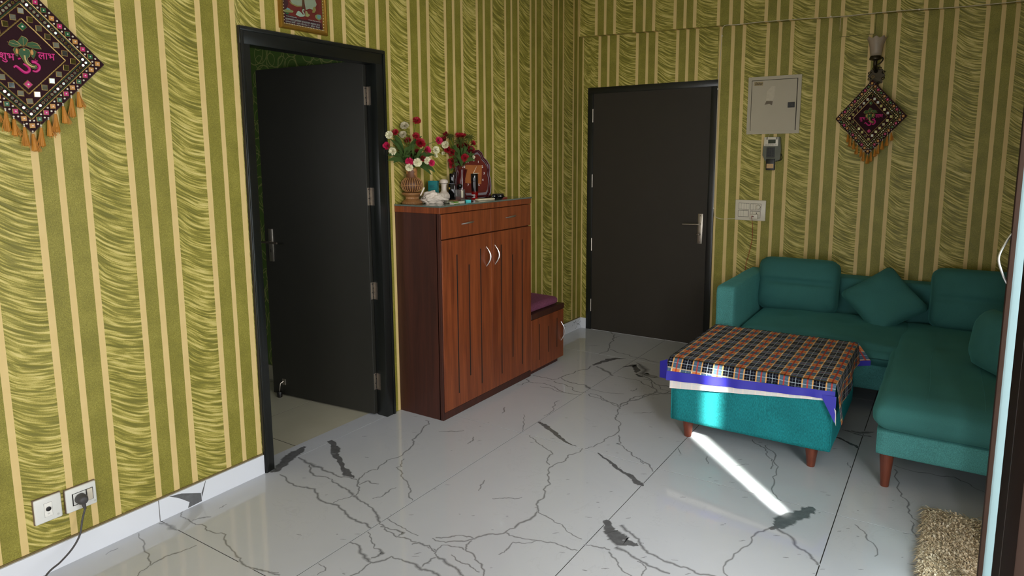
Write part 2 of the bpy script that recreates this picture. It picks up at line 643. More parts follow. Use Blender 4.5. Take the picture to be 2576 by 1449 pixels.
# veins traced on the photograph: (crop offset, scale, list of (x, y, width))
A = (680, 980, 0.39596)
Bc = (1300, 780, 0.23464)
Dc = (1600, 780, 0.27611)
Lc = (0, 1100, 0.27174)
Fc = (0, 0, 1.0)
VEINS = [
    (A, 1, [(375, 325, 30), (410, 370, 46), (440, 440, 30), (460, 500, 24), (490, 540, 50), (530, 562, 12)]),
    (A, 1, [(222, 362, 20), (180, 395, 60), (120, 430, 64), (75, 480, 60), (40, 515, 40), (0, 525, 14)]),
    (A, 0, [(178, 430, 6), (250, 470, 18), (330, 500, 14), (400, 535, 10), (480, 555, 8), (560, 575, 8)]),
    (A, 0, [(560, 575, 7), (600, 530, 5), (680, 510, 5), (740, 450, 6), (850, 400, 6), (890, 370, 6), (900, 320, 6), (960, 270, 6), (1010, 220, 5), (985, 195, 4)]),
    (A, 0, [(850, 440, 5), (835, 490, 6), (800, 495, 5), (830, 550, 6), (880, 610, 5), (895, 640, 5), (880, 680, 6), (905, 705, 4)]),
    (A, 0, [(250, 480, 8), (290, 550, 7), (400, 590, 8), (500, 640, 10), (560, 700, 10), (620, 730, 8), (680, 800, 12), (700, 845, 14)]),
    (A, 0, [(60, 540, 6), (150, 610, 8), (230, 620, 10), (300, 660, 12), (400, 730, 12), (480, 790, 14), (560, 840, 12), (640, 880, 10)]),
    (A, 0, [(560, 575, 7), (552, 610, 8), (565, 640, 7), (545, 672, 6), (480, 690, 5), (400, 722, 5)]),
    (A, 0, [(565, 605, 5), (620, 580, 8), (690, 600, 3)]),
    (A, 0, [(690, 850, 8), (740, 900, 7), (850, 940, 9), (950, 980, 9), (1050, 1020, 8), (1060, 1060, 8), (1000, 1100, 10), (960, 1130, 8)]),
    (A, 0, [(505, 970, 6), (570, 1010, 12), (600, 1060, 24), (640, 1100, 12), (770, 1060, 8), (850, 1090, 8), (940, 1130, 18), (1000, 1150, 14), (1075, 1190, 16)]),
    (A, 0, [(500, 1190, 7), (600, 1130, 7), (640, 1100, 7)]),
    (A, 0, [(620, 905, 5), (640, 960, 6), (660, 1010, 5), (720, 1040, 14), (640, 1070, 10)]),
    (A, 0, [(700, 870, 10), (780, 890, 6), (850, 910, 12), (800, 940, 4)]),
    (A, 0, [(740, 820, 5), (830, 870, 5), (940, 930, 5)]),
    (A, 0, [(900, 985, 5), (950, 975, 10), (1010, 990, 8), (1040, 1030, 8), (1090, 990, 6), (1180, 1000, 6), (1240, 1020, 6)]),
    (A, 0, [(1030, 945, 5), (1150, 965, 9), (1280, 952, 9), (1380, 920, 10), (1500, 900, 8), (1580, 850, 10), (1700, 760, 9), (1690, 730, 8), (1740, 680, 8),
            (1780, 600, 6), (1760, 540, 6), (1770, 500, 6), (1860, 460, 6), (1890, 420, 6), (1970, 395, 5), (1982, 372, 4)]),
    (A, 0, [(1050, 940, 8), (1130, 940, 8), (1230, 930, 7), (1300, 950, 6)]),
    (A, 0, [(1280, 960, 8), (1240, 1020, 8), (1300, 1080, 8), (1350, 1140, 9), (1362, 1190, 8)]),
    (A, 0, [(1060, 1060, 10), (1130, 1110, 16), (1200, 1160, 14), (1250, 1195, 10)]),
    (A, 0, [(1150, 1050, 5), (1210, 1100, 6), (1280, 1130, 6), (1330, 1160, 5)]),
    (A, 0, [(1700, 760, 7), (1760, 810, 6), (1860, 870, 6), (1980, 950, 5)]),
    (A, 0, [(1500, 910, 7), (1620, 950, 6), (1780, 970, 6), (1880, 1000, 8), (1952, 1022, 6)]),
    (A, 0, [(1690, 960, 4), (1540, 970, 5), (1510, 1010, 8), (1450, 1050, 4)]),
    (A, 1, [(2125, 830, 26), (2150, 880, 60), (2190, 930, 86), (2250, 970, 80), (2310, 985, 40), (2370, 975, 10)]),
    (A, 0, [(2230, 860, 20), (2300, 920, 16), (2350, 985, 14), (2400, 1040, 12), (2500, 1090, 12), (2576, 1115, 14), (2700, 1165, 12), (2840, 1190, 8)]),
    (A, 0, [(2195, 1000, 24), (2260, 1030, 14), (2340, 1080, 10), (2420, 1125, 12), (2540, 1170, 10)]),
    (A, 0, [(2150, 1030, 8), (2210, 1100, 8), (2300, 1190, 8)]),
    (A, 0, [(2330, 1090, 5), (2390, 1140, 6), (2360, 1185, 5)]),
    (A, 0, [(1990, 985, 5), (2080, 1000, 8), (2160, 1020, 6)]),
    (A, 1, [(1705, 205, 14), (1740, 225, 34), (1790, 262, 26), (1850, 312, 24), (1900, 345, 14), (1945, 360, 4)]),
    (A, 1, [(2080, 402, 6), (2130, 440, 16), (2180, 475, 20), (2250, 530, 24), (2300, 560, 34), (2350, 600, 46), (2372, 612, 10)]),
    (A, 0, [(1650, 290, 4), (1700, 340, 5), (1795, 410, 6), (1762, 450, 6), (1772, 480, 5)]),
    (A, 0, [(2215, 290, 5), (2228, 340, 6), (2200, 345, 5), (2260, 380, 6), (2370, 460, 7), (2432, 522, 4)]),
    (A, 0, [(2000, 375, 4), (2050, 365, 5), (2120, 330, 5), (2150, 300, 5), (2210, 270, 6), (2190, 180, 6), (2222, 120, 6), (2210, 100, 5), (2100, 50, 5), (2030, 25, 4)]),
    (A, 0, [(2210, 110, 5), (2280, 70, 6), (2380, 45, 6), (2450, 32, 6), (2550, 10, 5)]),
    (A, 0, [(1070, 268, 3), (1150, 264, 6), (1230, 260, 3)]),
    (A, 0, [(1410, 694, 3), (1500, 690, 6), (1600, 684, 3)]),
    (A, 0, [(1288, 300, 4), (1285, 325, 7), (1255, 347, 3)]),
    (A, 0, [(1360, 575, 4), (1335, 610, 7), (1325, 645, 3)]),
    (A, 0, [(1492, 112, 4), (1488, 135, 6), (1470, 150, 3)]),
    (A, 0, [(800, 622, 3), (750, 650, 8), (710, 680, 5), (650, 695, 3)]),
    (A, 0, [(305, 1105, 3), (350, 1150, 6), (300, 1178, 3)]),
    (A, 0, [(0, 1158, 12), (60, 1180, 8)]),
    (Bc, 1, [(815, 592, 20), (880, 570, 44), (960, 545, 54), (1050, 520, 46), (1110, 522, 24), (1170, 520, 6)]),
    (Bc, 0, [(800, 597, 12), (700, 640, 9), (600, 680, 8), (480, 720, 10), (380, 750, 9), (240, 712, 8), (175, 698, 6)]),
    (Bc, 0, [(850, 605, 16), (940, 650, 22), (1020, 700, 18), (1030, 705, 6)]),
    (Bc, 0, [(480, 730, 10), (560, 772, 12), (640, 790, 9), (720, 800, 8), (775, 835, 34), (790, 850, 8)]),
    (Bc, 0, [(105, 740, 9), (130, 772, 8), (200, 780, 8), (300, 790, 9), (400, 820, 8), (500, 880, 9), (600, 900, 9), (695, 912, 6)]),
    (Bc, 0, [(400, 760, 8), (520, 800, 8), (620, 870, 10), (745, 882, 6)]),
    (Bc, 0, [(250, 820, 5), (400, 860, 6), (560, 890, 6)]),
    (Bc, 0, [(0, 805, 8), (60, 800, 8), (130, 770, 6)]),
    (Bc, 0, [(1000, 232, 6), (1045, 300, 8), (1040, 330, 7), (990, 410, 8), (880, 472, 5)]),
    (Bc, 0, [(1000, 420, 6), (1080, 455, 8), (1200, 480, 8), (1290, 512, 6), (1420, 545, 10), (1530, 560, 6)]),
    (Bc, 0, [(1100, 280, 5), (1060, 295, 6), (1030, 285, 4)]),
    (Bc, 1, [(1140, 612, 14), (1200, 600, 34), (1290, 590, 50), (1300, 650, 70), (1330, 705, 76), (1400, 712, 44), (1470, 720, 24), (1525, 726, 6)]),
    (Bc, 0, [(1360, 740, 10), (1480, 790, 9), (1550, 810, 10), (1660, 822, 10)]),
    (Bc, 0, [(1080, 715, 5), (1210, 738, 6), (1330, 765, 8), (1430, 820, 8), (1490, 850, 9), (1490, 890, 9), (1400, 905, 9), (1270, 930, 10), (1190, 980, 12), (1110, 1040, 10)]),
    (Bc, 0, [(1490, 880, 8), (1570, 900, 8), (1660, 890, 8)]),
    (Bc, 0, [(1520, 800, 6), (1540, 850, 6), (1650, 870, 6)]),
    (Bc, 0, [(800, 855, 6), (930, 880, 6), (1150, 900, 4)]),
    (Bc, 0, [(770, 900, 8), (900, 950, 7), (1000, 990, 8), (1105, 1045, 8)]),
    (Bc, 0, [(290, 1135, 4), (380, 1040, 7), (430, 978, 6), (460, 975, 4)]),
    (Bc, 0, [(75, 1120, 4), (72, 1210, 6), (60, 1300, 4)]),
    (Bc, 0, [(1250, 1102, 3), (1370, 1098, 7), (1480, 1094, 3)]),
    (Bc, 0, [(735, 380, 3), (800, 378, 6), (890, 376, 3)]),
    (Bc, 0, [(1290, 840, 4), (1240, 870, 8), (1220, 860, 4)]),
    (Dc, 1, [(1760, 1140, 14), (1850, 1165, 26), (1920, 1200, 22), (2000, 1235, 34), (2020, 1260, 8)]),
    (Dc, 0, [(1880, 1090, 10), (1960, 1110, 26), (2050, 1140, 16), (2140, 1150, 20)]),
    (Dc, 0, [(1960, 1100, 20), (2040, 1120, 30), (2110, 1115, 36), (2170, 1110, 8)]),
    (Dc, 0, [(1060, 1180, 6), (1180, 1280, 8), (1240, 1360, 8), (1228, 1449, 8)]),
    (Dc, 0, [(645, 1330, 4), (645, 1370, 8), (660, 1402, 4)]),
    (Dc, 0, [(860, 1412, 4), (940, 1415, 7), (1030, 1405, 4)]),
    (Dc, 0, [(0, 480, 8), (60, 580, 60), (110, 600, 30), (200, 610, 6)]),
    (Dc, 0, [(60, 590, 10), (140, 660, 8), (180, 720, 8), (160, 760, 8), (60, 790, 8), (-60, 830, 8)]),
    (Dc, 0, [(385, 1260, 4), (410, 1310, 6)]),
    (Dc, 0, [(0, 1340, 10), (40, 1360, 8), (75, 1400, 8)]),
    (Dc, 0, [(1930, 1390, 5), (1960, 1440, 6)]),
    (Fc, 1, [(2048, 1278, 10), (2030, 1285, 30), (1990, 1300, 36), (1962, 1322, 26), (1935, 1332, 6)]),
    (Fc, 0, [(1955, 1330, 7), (2000, 1372, 5), (2040, 1400, 5), (2058, 1422, 5)]),
    (Fc, 0, [(1935, 1330, 4), (1890, 1365, 3), (1845, 1400, 3), (1830, 1449, 3), (1832, 1480, 3)]),
    (Fc, 0, [(1925, 1120, 2), (1945, 1160, 2.5), (1948, 1215, 2.5), (1965, 1260, 2)]),
    (Fc, 0, [(2250, 1180, 2), (2262, 1235, 2.5), (2285, 1290, 2.5), (2330, 1345, 2)]),
    (Fc, 0, [(2290, 1310, 1.5), (2305, 1350, 2.5), (2325, 1390, 2)]),
    (Fc, 0, [(2150, 1320, 1.5), (2180, 1345, 2.5), (2200, 1400, 2)]),
    (Fc, 0, [(2480, 1240, 1.5), (2400, 1200, 2.5), (2330, 1190, 2), (2250, 1170, 1.5)]),
    (Lc, 0, [(1285, 890, 5), (1330, 960, 8), (1380, 1080, 8), (1392, 1180, 8), (1300, 1240, 6), (1270, 1290, 5)]),
    (Lc, 0, [(1390, 1190, 7), (1540, 1100, 12), (1680, 1060, 8), (1820, 1003, 6)]),
    (Lc, 0, [(1470, 800, 10), (1540, 800, 14), (1580, 840, 40), (1645, 862, 10)]),
    (Lc, 0, [(1690, 690, 6), (1700, 745, 8), (1780, 795, 8), (1900, 850, 10), (2000, 890, 8), (2090, 900, 10), (2150, 1050, 10), (2230, 1120, 14), (2300, 1200, 10), (2420, 1230, 16), (2580, 1255, 8)]),
    (Lc, 0, [(1780, 770, 8), (1880, 745, 14), (1955, 738, 8)]),
    (Lc, 0, [(2030, 660, 3), (2060, 645, 8), (2100, 620, 3)]),
    (Lc, 0, [(980, 1090, 3), (1040, 1050, 7), (1095, 1025, 3)]),
]
rv = random.Random(11)
# the small dashes that pepper the print
for _ in range(150):
    u, v = rv.uniform(700, 2300), rv.uniform(900, 1449)
    p = hit(u, v, 'z', 0)
    if 0.03 < p.x < 3.0 and p.y < -0.05:
        a_, l_ = rv.uniform(0.2, 0.9), rv.uniform(0.008, 0.03)
        VEINS.append(('w', 0, [(p.x, p.y, 0.001), (p.x + l_ * 0.5 * math.cos(a_), p.y + l_ * 0.5 * math.sin(a_), rv.uniform(0.002, 0.004)),
                               (p.x + l_ * math.cos(a_), p.y + l_ * math.sin(a_), 0.001)]))
bm = bmesh.new()
cl = bm.loops.layers.color.new('vein')
zv = 0.0003
for off, thick, pts in VEINS:
    P = []
    for x, y, wd in pts:
        if off == 'w':
            P.append((Vector((x, y)), wd))
        else:
            q = hit(off[0] + x * off[2], off[1] + y * off[2], 'z', 0)
            dep = (q - CAM).dot(FW)
            P.append((Vector((q.x, q.y)), wd * off[2] * dep / FPX * 1.25))
    # fractal wander between the traced points
    for it in range(3 if off != 'w' else 1):
        Q = []
        for (a, wa), (b, wb) in zip(P, P[1:]):
            d = b - a
            m = (a + b) / 2 + Vector((-d.y, d.x)) * rv.uniform(-0.17, 0.17) * (0.6 if thick else 1)
            Q += [(a, wa), (m, (wa + wb) / 2 * rv.uniform(0.72, 1.28))]
        P = Q + [P[-1]]
    prev = None
    offs = (-1.0, -0.72, 0.72, 1.0) if thick else (-1.0, 0.0, 1.0)
    val = (0, 1, 1, 0) if thick else (0, 0.95, 0)
    zv = zv + 0.000002
    for i, (p, wd) in enumerate(P):
        d = P[min(i + 1, len(P) - 1)][0] - P[max(i - 1, 0)][0]
        n = Vector((-d.y, d.x)).normalized() if d.length > 1e-9 else Vector((1, 0))
        if p.x < 0.004 or p.x > X1 - 0.01:
            if not (D1['y0'] + 0.08 < p.y < D1['y1'] - 0.08 and p.x > -0.11):
                prev = None
                continue
        h = (wd * 0.5 if thick else wd * 0.85) + 0.0006
        row = [bm.verts.new((p.x + n.x * o_ * h, p.y + n.y * o_ * h, zv)) for o_ in offs]
        if prev:
            for j in range(len(offs) - 1):
                try:
                    f = bm.faces.new((prev[j], row[j], row[j + 1], prev[j + 1]))
                except ValueError:
                    continue
                for l in f.loops:
                    k_ = val[j] if l.vert in (prev[j], row[j]) else val[j + 1]
                    l[cl] = (k_, k_, k_, 1)
        prev = row
for f in bm.faces:
    f.normal_update()
    if f.normal.z < 0:
        f.normal_flip()
build('marble_veining', bm, VEINM, floor, normals=False, kind='stuff')

# ---- skirting
SKIRT = mat('white_marble_skirting', (226, 229, 235), 0.18, var=0.03, scale=4)
HS = 0.094
sk = structure(bpy.data.objects.new('baseboard_left', None))
COL.objects.link(sk)
ORG[sk.name] = Vector((0, 0, 0))
for a, b in ((YF, -5.44), (-5.44, -3.85), (-3.848, D1['y0'] - 0.001)):
    build('skirting_tile', boxes((0, 0.012, a + 0.001, b - 0.001, 0, HS), bev=0.001), SKIRT, sk)
for a, b in ((-0.96, -0.657), (-0.655, -0.012)):
    build('skirting_tile', boxes((0, 0.012, a + 0.001, b - 0.001, 0, HS), bev=0.001), SKIRT, sk)
bm = bmesh.new()
cl = bm.loops.layers.color.new('vein')
for pts in ([(1565, 545), (1680, 520), (1860, 515), (1870, 590), (1740, 655), (1755, 600), (1690, 575), (1640, 560)], [(1900, 390), (1905, 395), (1880, 520), (1868, 560), (1866, 515)]):
    vs = []
    for x, y in pts:
        q = hit(x * 0.27174, 1100 + y * 0.27174, 'x', 0.0124)
        vs.append(bm.verts.new((0.0124, q.y, min(max(q.z, 0.001), HS - 0.001))))
    f = bm.faces.new(vs)
for a_ in range(16):     # the busy veining by the entrance door
    y_, z_ = rv.uniform(-0.5, -0.03), rv.uniform(0.01, 0.08)
    pr_ = None
    for s_ in range(6):
        ro = [bm.verts.new((0.0124, y_, min(max(z_ + o_, 0.002), HS - 0.002))) for o_ in (-0.0016, 0.0016)]
        if pr_:
            bm.faces.new((pr_[0], ro[0], ro[1], pr_[1]))
        pr_ = ro
        y_ = min(y_ + rv.uniform(0.005, 0.02), -0.014)
        z_ += rv.uniform(-0.02, 0.02)
bm.normal_update()
bmesh.ops.triangulate(bm, faces=bm.faces[:])
for f in bm.faces:
    for l in f.loops:
        l[cl] = (1, 1, 1, 1)
build('skirting_veining', bm, VEINM, sk, kind='stuff')
build('paint_edge', boxes((0, 0.004, YF, D1['y0'] - 0.001, HS, HS + 0.007), (0, 0.004, -0.96, -0.012, HS, HS + 0.006)), mat('brown_smeared_paint', (112, 96, 58), 0.7, var=0.3, scale=20), sk)
skb = structure(bpy.data.objects.new('baseboard_back', None))
COL.objects.link(skb)
ORG[skb.name] = Vector((0, 0, 0))
build('skirting_tile', boxes((0.0, D2['x0'] - 0.001, -0.012, 0, 0, HS), bev=0.001), SKIRT, skb)
for a, b in ((D2['x1'] + 0.001, 1.602), (1.604, 2.402), (2.404, X1)):
    build('skirting_tile', boxes((a, b, -0.012, 0, 0, HS), bev=0.001), SKIRT, skb)

# ================================================================== DOORS
BLACK = mat('black_door_paint', (42, 41, 36), 0.42, var=0.12, scale=8, bump=0.06, bscale=120)
BLACKF = mat('black_frame_gloss', (22, 24, 22), 0.28, var=0.15, scale=10, bump=0.05, bscale=90)
STEEL = mat('satin_steel', (176, 168, 156), 0.32, 0.9, var=0.12, scale=60)
STEELD = mat('tarnished_steel', (120, 110, 100), 0.4, 0.85, var=0.25, scale=90)
SCREW = mat('dark_screw_hole', (30, 27, 24), 0.6)
CHROME = mat('bright_chrome', (225, 225, 225), 0.32, 1.0, var=0.04)

y0, y1, zt, fw = D1['y0'], D1['y1'], D1['zt'], D1['fw']
d1 = thing('door_1', 'black flush door standing open with four steel hinges in a black frame', 'door', (0, (y0 + y1) / 2, 0))
d1['kind'] = 'structure'
rb = 0.012


def jamb1(s):
    bm = bmesh.new()
    ya = y0 if s < 0 else y1
    fw = 0.052 if s < 0 else D1['fw']
    e = lambda a, b: (min(ya - s * a, ya - s * b), max(ya - s * a, ya - s * b))
    box(bm, -0.062, 0.016, *e(0, fw), 0, zt - 0.0775, bev=0.002)
    box(bm, -0.125, -0.0621, *e(0, fw - rb), 0, zt - 0.048)
    box(bm, 0.0155, 0.021, *e(0.004, 0.020), 0, zt - 0.0205, bev=0.002)
    return bm


build('jamb', jamb1(-1), BLACKF, d1, smooth=True)
build('jamb', jamb1(1), BLACKF, d1, smooth=True)
bm = boxes((-0.062, 0.016, y0, y1, zt - 0.078, zt), bev=0.002)
box(bm, -0.125, -0.0621, y0, y1, zt - 0.078 + 0.03, zt)
box(bm, 0.015, 0.021, y0 + 0.004, y1 - 0.004, zt - 0.02, zt - 0.004, bev=0.002)
build('head', bm, BLACKF, d1, smooth=True)
# the leaf, in its own frame: x from the hinge to the free edge, y towards the camera
ang = math.radians(5.4)
lx = Vector((-math.cos(ang), -math.sin(ang), 0))
ly = Vector((math.sin(ang) * 1.0, -math.cos(ang), 0))
LF = frame((-0.068, y1 - fw + rb + 0.002, 0), lx, ly, lx.cross(ly))
LW, LT, LZ = 0.835, 0.036, 2.052


def leafbox(*bs, bev=0.0):
    bm = bmesh.new()
    for (a, b, c, d, e, f) in bs:
        n0 = len(bm.verts)
        box(bm, a, b, c, d, e, f, bev=bev)
    s = -1 if lx.cross(ly).z < 0 else 1
    for v in bm.verts:
        v.co = LF @ Vector((v.co.x, v.co.y, v.co.z * s))
    return bm


leaf = build('leaf', leafbox((0, LW, 0, LT, 0.008, LZ), bev=0.0015), BLACK, d1)
for z in (1.862, 1.301, 0.754, 0.207):
    h = build('hinge', leafbox((-0.0025, 0.0, 0.004, LT - 0.002, z - 0.05, z + 0.05)), STEEL, leaf)
    bm = leafbox(*[(-0.006, 0.004, -0.006, 0.004, z - 0.05 + k * 0.02 + 0.0005, z - 0.05 + (k + 1) * 0.02 - 0.0005) for k in range(5)], bev=0.002)
    box(bm, -0.06, -0.03, y1 - fw - 0.0015, y1 - fw + 0.004, z - 0.05, z + 0.05)
    build('hinge_knuckle', bm, STEELD, leaf)
    build('hinge_screw', leafbox(*[(-0.0032, -0.002, 0.012 + 0.008 * (k % 2), 0.018 + 0.008 * (k % 2), z - 0.04 + k * 0.026, z - 0.034 + k * 0.026) for k in range(4)]), SCREW, leaf)
hp = build('handle_plate', leafbox((LW - 0.075, LW - 0.035, LT, LT + 0.007, 0.877, 1.083), bev=0.003), STEEL, leaf, smooth=True)
build('handle_keyhole', leafbox((LW - 0.057, LW - 0.052, LT + 0.0065, LT + 0.0078, 0.935, 0.955)), SCREW, leaf)
bm = bmesh.new()
P = [LF @ Vector((LW - 0.055, LT + d_, -1.003 if lx.cross(ly).z < 0 else 1.003)) for d_ in (0.005, 0.05)]
tube(bm, P, 0.007, 10)
tube(bm, [P[1], P[1] + lx * 0.03, P[1] - lx * 0.10 + Vector((0, 0, -0.001))], 0.0065, 10)
build('handle_lever', bm, STEELD, leaf, smooth=True)
# floor catch that holds the leaf
cp = build('catch_plate', leafbox((LW - 0.115, LW - 0.085, LT, LT + 0.006, 0.075, 0.115), bev=0.002), STEEL, leaf)
q = LF @ Vector((LW - 0.10, LT + 0.008, 0))
g = hit(704, 998, 'z', 0.0)
bm = bmesh.new()
tube(bm, [Vector((q.x, q.y, 0.10)), Vector((q.x - 0.005, q.y - 0.02, 0.09)), Vector((g.x, g.y, 0.035))], 0.0035, 8)
build('catch_arm', bm, STEEL, leaf, smooth=True)
bm = bmesh.new()
lathe(bm, [(0.016, 0.0), (0.017, 0.004), (0.017, 0.034), (0.015, 0.037)], 18, (g.x, g.y, -0.001))
build('catch_magnet', bm, mat('black_rubber', (22, 20, 18), 0.4), leaf, smooth=True)

# closed entrance door
x0, x1, zt, fw = D2['x0'], D2['x1'], D2['zt'], D2['fw']
d2 = thing('door_2', 'closed flush charcoal door with a long steel lever plate on the back wall', 'door', ((x0 + x1) / 2, 0, 0))
d2['kind'] = 'structure'
for a, b in ((x0, x0 + fw), (x1 - fw, x1)):
    build('jamb', boxes((a, b, -0.014, 0.10, 0, zt - fw + 0.0005), bev=0.002), BLACKF, d2, smooth=True)
build('head', boxes((x0, x1, -0.014, 0.10, zt - fw, zt), bev=0.002), BLACKF, d2, smooth=True)
LEAF2 = mat('charcoal_door_laminate', (48, 43, 36), 0.55, var=0.1, scale=7, spec=0.3, bump=0.05, bscale=150)
lf2 = build('leaf', boxes((x0 + fw - 0.006, x1 - fw + 0.006, -0.008, 0.035, 0.0015, zt - fw + 0.006), bev=0.001), LEAF2, d2)
build('rebate_shadow_gap', boxes((x0 + fw - 0.0015, x0 + fw + 0.0015, -0.0088, -0.007, 0.01, zt - fw), (x1 - fw - 0.0015, x1 - fw + 0.0015, -0.0088, -0.007, 0.01, zt - fw),
                                 (x0 + fw, x1 - fw, -0.0088, -0.007, zt - fw - 0.0015, zt - fw + 0.0015)), SCREW, d2)
for z in (1.86, 1.31, 0.76, 0.22):
    bm = bmesh.new()
    tube(bm, [(x0 + fw - 0.002, -0.012, z - 0.055), (x0 + fw - 0.002, -0.012, z + 0.055)], 0.0045, 8)
    build('hinge', bm, STEEL, lf2, smooth=True)
bm = boxes((1.043, 1.083, -0.0165, -0.008, 0.827, 1.067), bev=0.004)
hp = build('handle_plate', bm, STEEL, lf2, smooth=True)
bm = bmesh.new()
tube(bm, [(1.066, -0.014, 0.985), (1.066, -0.058, 0.985)], 0.008, 12)
tube(bm, smooth_path([(1.066, -0.056, 0.985), (1.04, -0.058, 0.985), (0.985, -0.058, 0.983), (0.933, -0.056, 0.982)]), 0.0055, 10)
build('handle_lever', bm, STEEL, lf2, smooth=True)
bm = bmesh.new()
tube(bm, [(1.060, -0.012, 0.905), (1.060, -0.034, 0.905)], 0.010, 12)
box(bm, 1.043, 1.066, -0.042, -0.032, 0.899, 0.911, bev=0.003)
build('thumb_turn', bm, STEELD, lf2, smooth=True)
build('plate_screw', boxes((1.060, 1.066, -0.0172, -0.016, 1.047, 1.053), (1.060, 1.066, -0.0172, -0.016, 0.839, 0.845)), SCREW, lf2)

# glazed balcony leaf at the edge of the opening
BROWN = mat('dark_brown_aluminium', (58, 40, 32), 0.35, 0.2, var=0.15, scale=12)
GL = NT('window_glass')
_lw = GL.add('ShaderNodeLayerWeight')
_lw.inputs[0].default_value = 0.5
_sch = GL.math('ADD', 0.04, GL.math('MULTIPLY', 0.9, GL.math('POWER', _lw.outputs['Facing'], 5.0)))
_tr = GL.add('ShaderNodeBsdfTransparent')
_tr.inputs[0].default_value = (0.86, 0.95, 0.95, 1)
_gs = GL.add('ShaderNodeBsdfGlossy')
_gs.inputs['Roughness'].default_value = 0.03
_mx = GL.add('ShaderNodeMixShader')
GL.t.links.new(_sch, _mx.inputs[0])
GL.t.links.new(_tr.outputs[0], _mx.inputs[1])
GL.t.links.new(_gs.outputs[0], _mx.inputs[2])
GL.t.links.new(_mx.outputs[0], GL.n['Material Output'].inputs[0])
GLASS = GL.m
# the pane's bright blue-white reflection is put into it as a pale diffuse layer
DG = NT('pale_reflection_glass')
_n = DG.noise(DG.mapping(DG.coord(), (1, 30, 1.5)), 12, 3)
_df = DG.add('ShaderNodeBsdfDiffuse')
DG.put(_df.inputs[0], DG.mix(_n, (0.14, 0.25, 0.27, 1), (0.34, 0.46, 0.48, 1)))
_tl = DG.add('ShaderNodeBsdfTranslucent')
_tl.inputs[0].default_value = (0.26, 0.36, 0.38, 1)
_tr = DG.add('ShaderNodeBsdfTransparent')
_tr.inputs[0].default_value = (0.92, 0.97, 0.97, 1)
_m1 = DG.add('ShaderNodeMixShader')
_m1.inputs[0].default_value = 0.5
_m2 = DG.add('ShaderNodeMixShader')
_lw = DG.add('ShaderNodeLayerWeight')
DG.put(_m2.inputs[0], DG.math('ADD', 0.10, DG.math('MULTIPLY', 0.85, DG.math('POWER', _lw.outputs['Facing'], 4.0))))
DG.t.links.new(_df.outputs[0], _m1.inputs[1])
DG.t.links.new(_tl.outputs[0], _m1.inputs[2])
DG.t.links.new(_tr.outputs[0], _m2.inputs[1])
DG.t.links.new(_m1.outputs[0], _m2.inputs[2])
DG.t.links.new(_m2.outputs[0], DG.n['Material Output'].inputs[0])
DX = 2.882
NY = -3.14
d3 = thing('door_3', 'brown framed glass balcony leaf with a curved steel pull handle', 'door', (DX, -3.0, 0))
d3['kind'] = 'structure'
BROWNN = mat('dark_brown_matt_shutter', (44, 33, 28), 0.85, var=0.15, scale=12, spec=0.05)
build('stile', boxes((DX, DX + 0.045, -2.655, -2.605, 0.0, 2.22), bev=0.003), mat('red_brown_stile', (56, 38, 30), 0.7, var=0.2, scale=12, spec=0.15), d3, smooth=True)
build('stile', boxes((DX - 0.001, DX + 0.045, -3.62, NY, 0.0, 2.22), bev=0.004), BROWNN, d3, smooth=True)
build('stile_line', boxes((DX - 0.0018, DX, -3.36, -3.354, 0.0, 2.22)), BROWN, d3)
build('rail', boxes((DX, DX + 0.045, NY, -2.655, 2.14, 2.22), bev=0.003), BROWN, d3)
build('rail', boxes((DX, DX + 0.045, NY, -2.655, 0.0, 0.05), bev=0.003), BROWN, d3)
build('pane', boxes((DX + 0.013, DX + 0.018, NY - 0.005, -2.65, 0.04, 2.15)), DG.m, d3)
bm = bmesh.new()
hz0, hz1 = 1.115, 1.275
tube(bm, smooth_path([(DX + 0.002, -2.63, hz0), (DX - 0.012, -2.63, hz0 + 0.03), (DX - 0.026, -2.63, (hz0 + hz1) / 2), (DX - 0.012, -2.63, hz1 - 0.03), (DX + 0.002, -2.63, hz1)], 8), 0.0038, 8)
build('pull_handle', bm, CHROME, d3, smooth=True)
build('head_frame', boxes((DX, 2.96, -4.62, -2.60, 2.22, 2.30), bev=0.003), BROWN, d3)

# balcony slab outside
structure(build('floor_balcony', boxes((X1 + 0.1, 5.2, YF - 1, -1.0, -0.06, -0.01)), mat('grey_balcony_tile', (170, 168, 160), 0.5, var=0.1, scale=5)))


# ================================================================== SHOE CABINET AND BENCH
def mat_wood(name, dark, light, rough=0.35):
    t = NT(name)
    co = t.mapping(t.coord(), (1, 1, 0.06))
    g = t.noise(co, 26, 6, 0.6, 0.8)
    fn = t.noise(t.mapping(t.coord(), (1, 1, 0.02)), 220, 3)
    f = t.math('ADD', g, t.math('MULTIPLY', t.math('SUBTRACT', fn, 0.5), 0.5))
    t.base(t.ramp(f, [(0.3, lin(*dark)), (0.7, lin(*light))]), rough)
    t.bump(fn, 0.05, 0.0006)
    return t.m


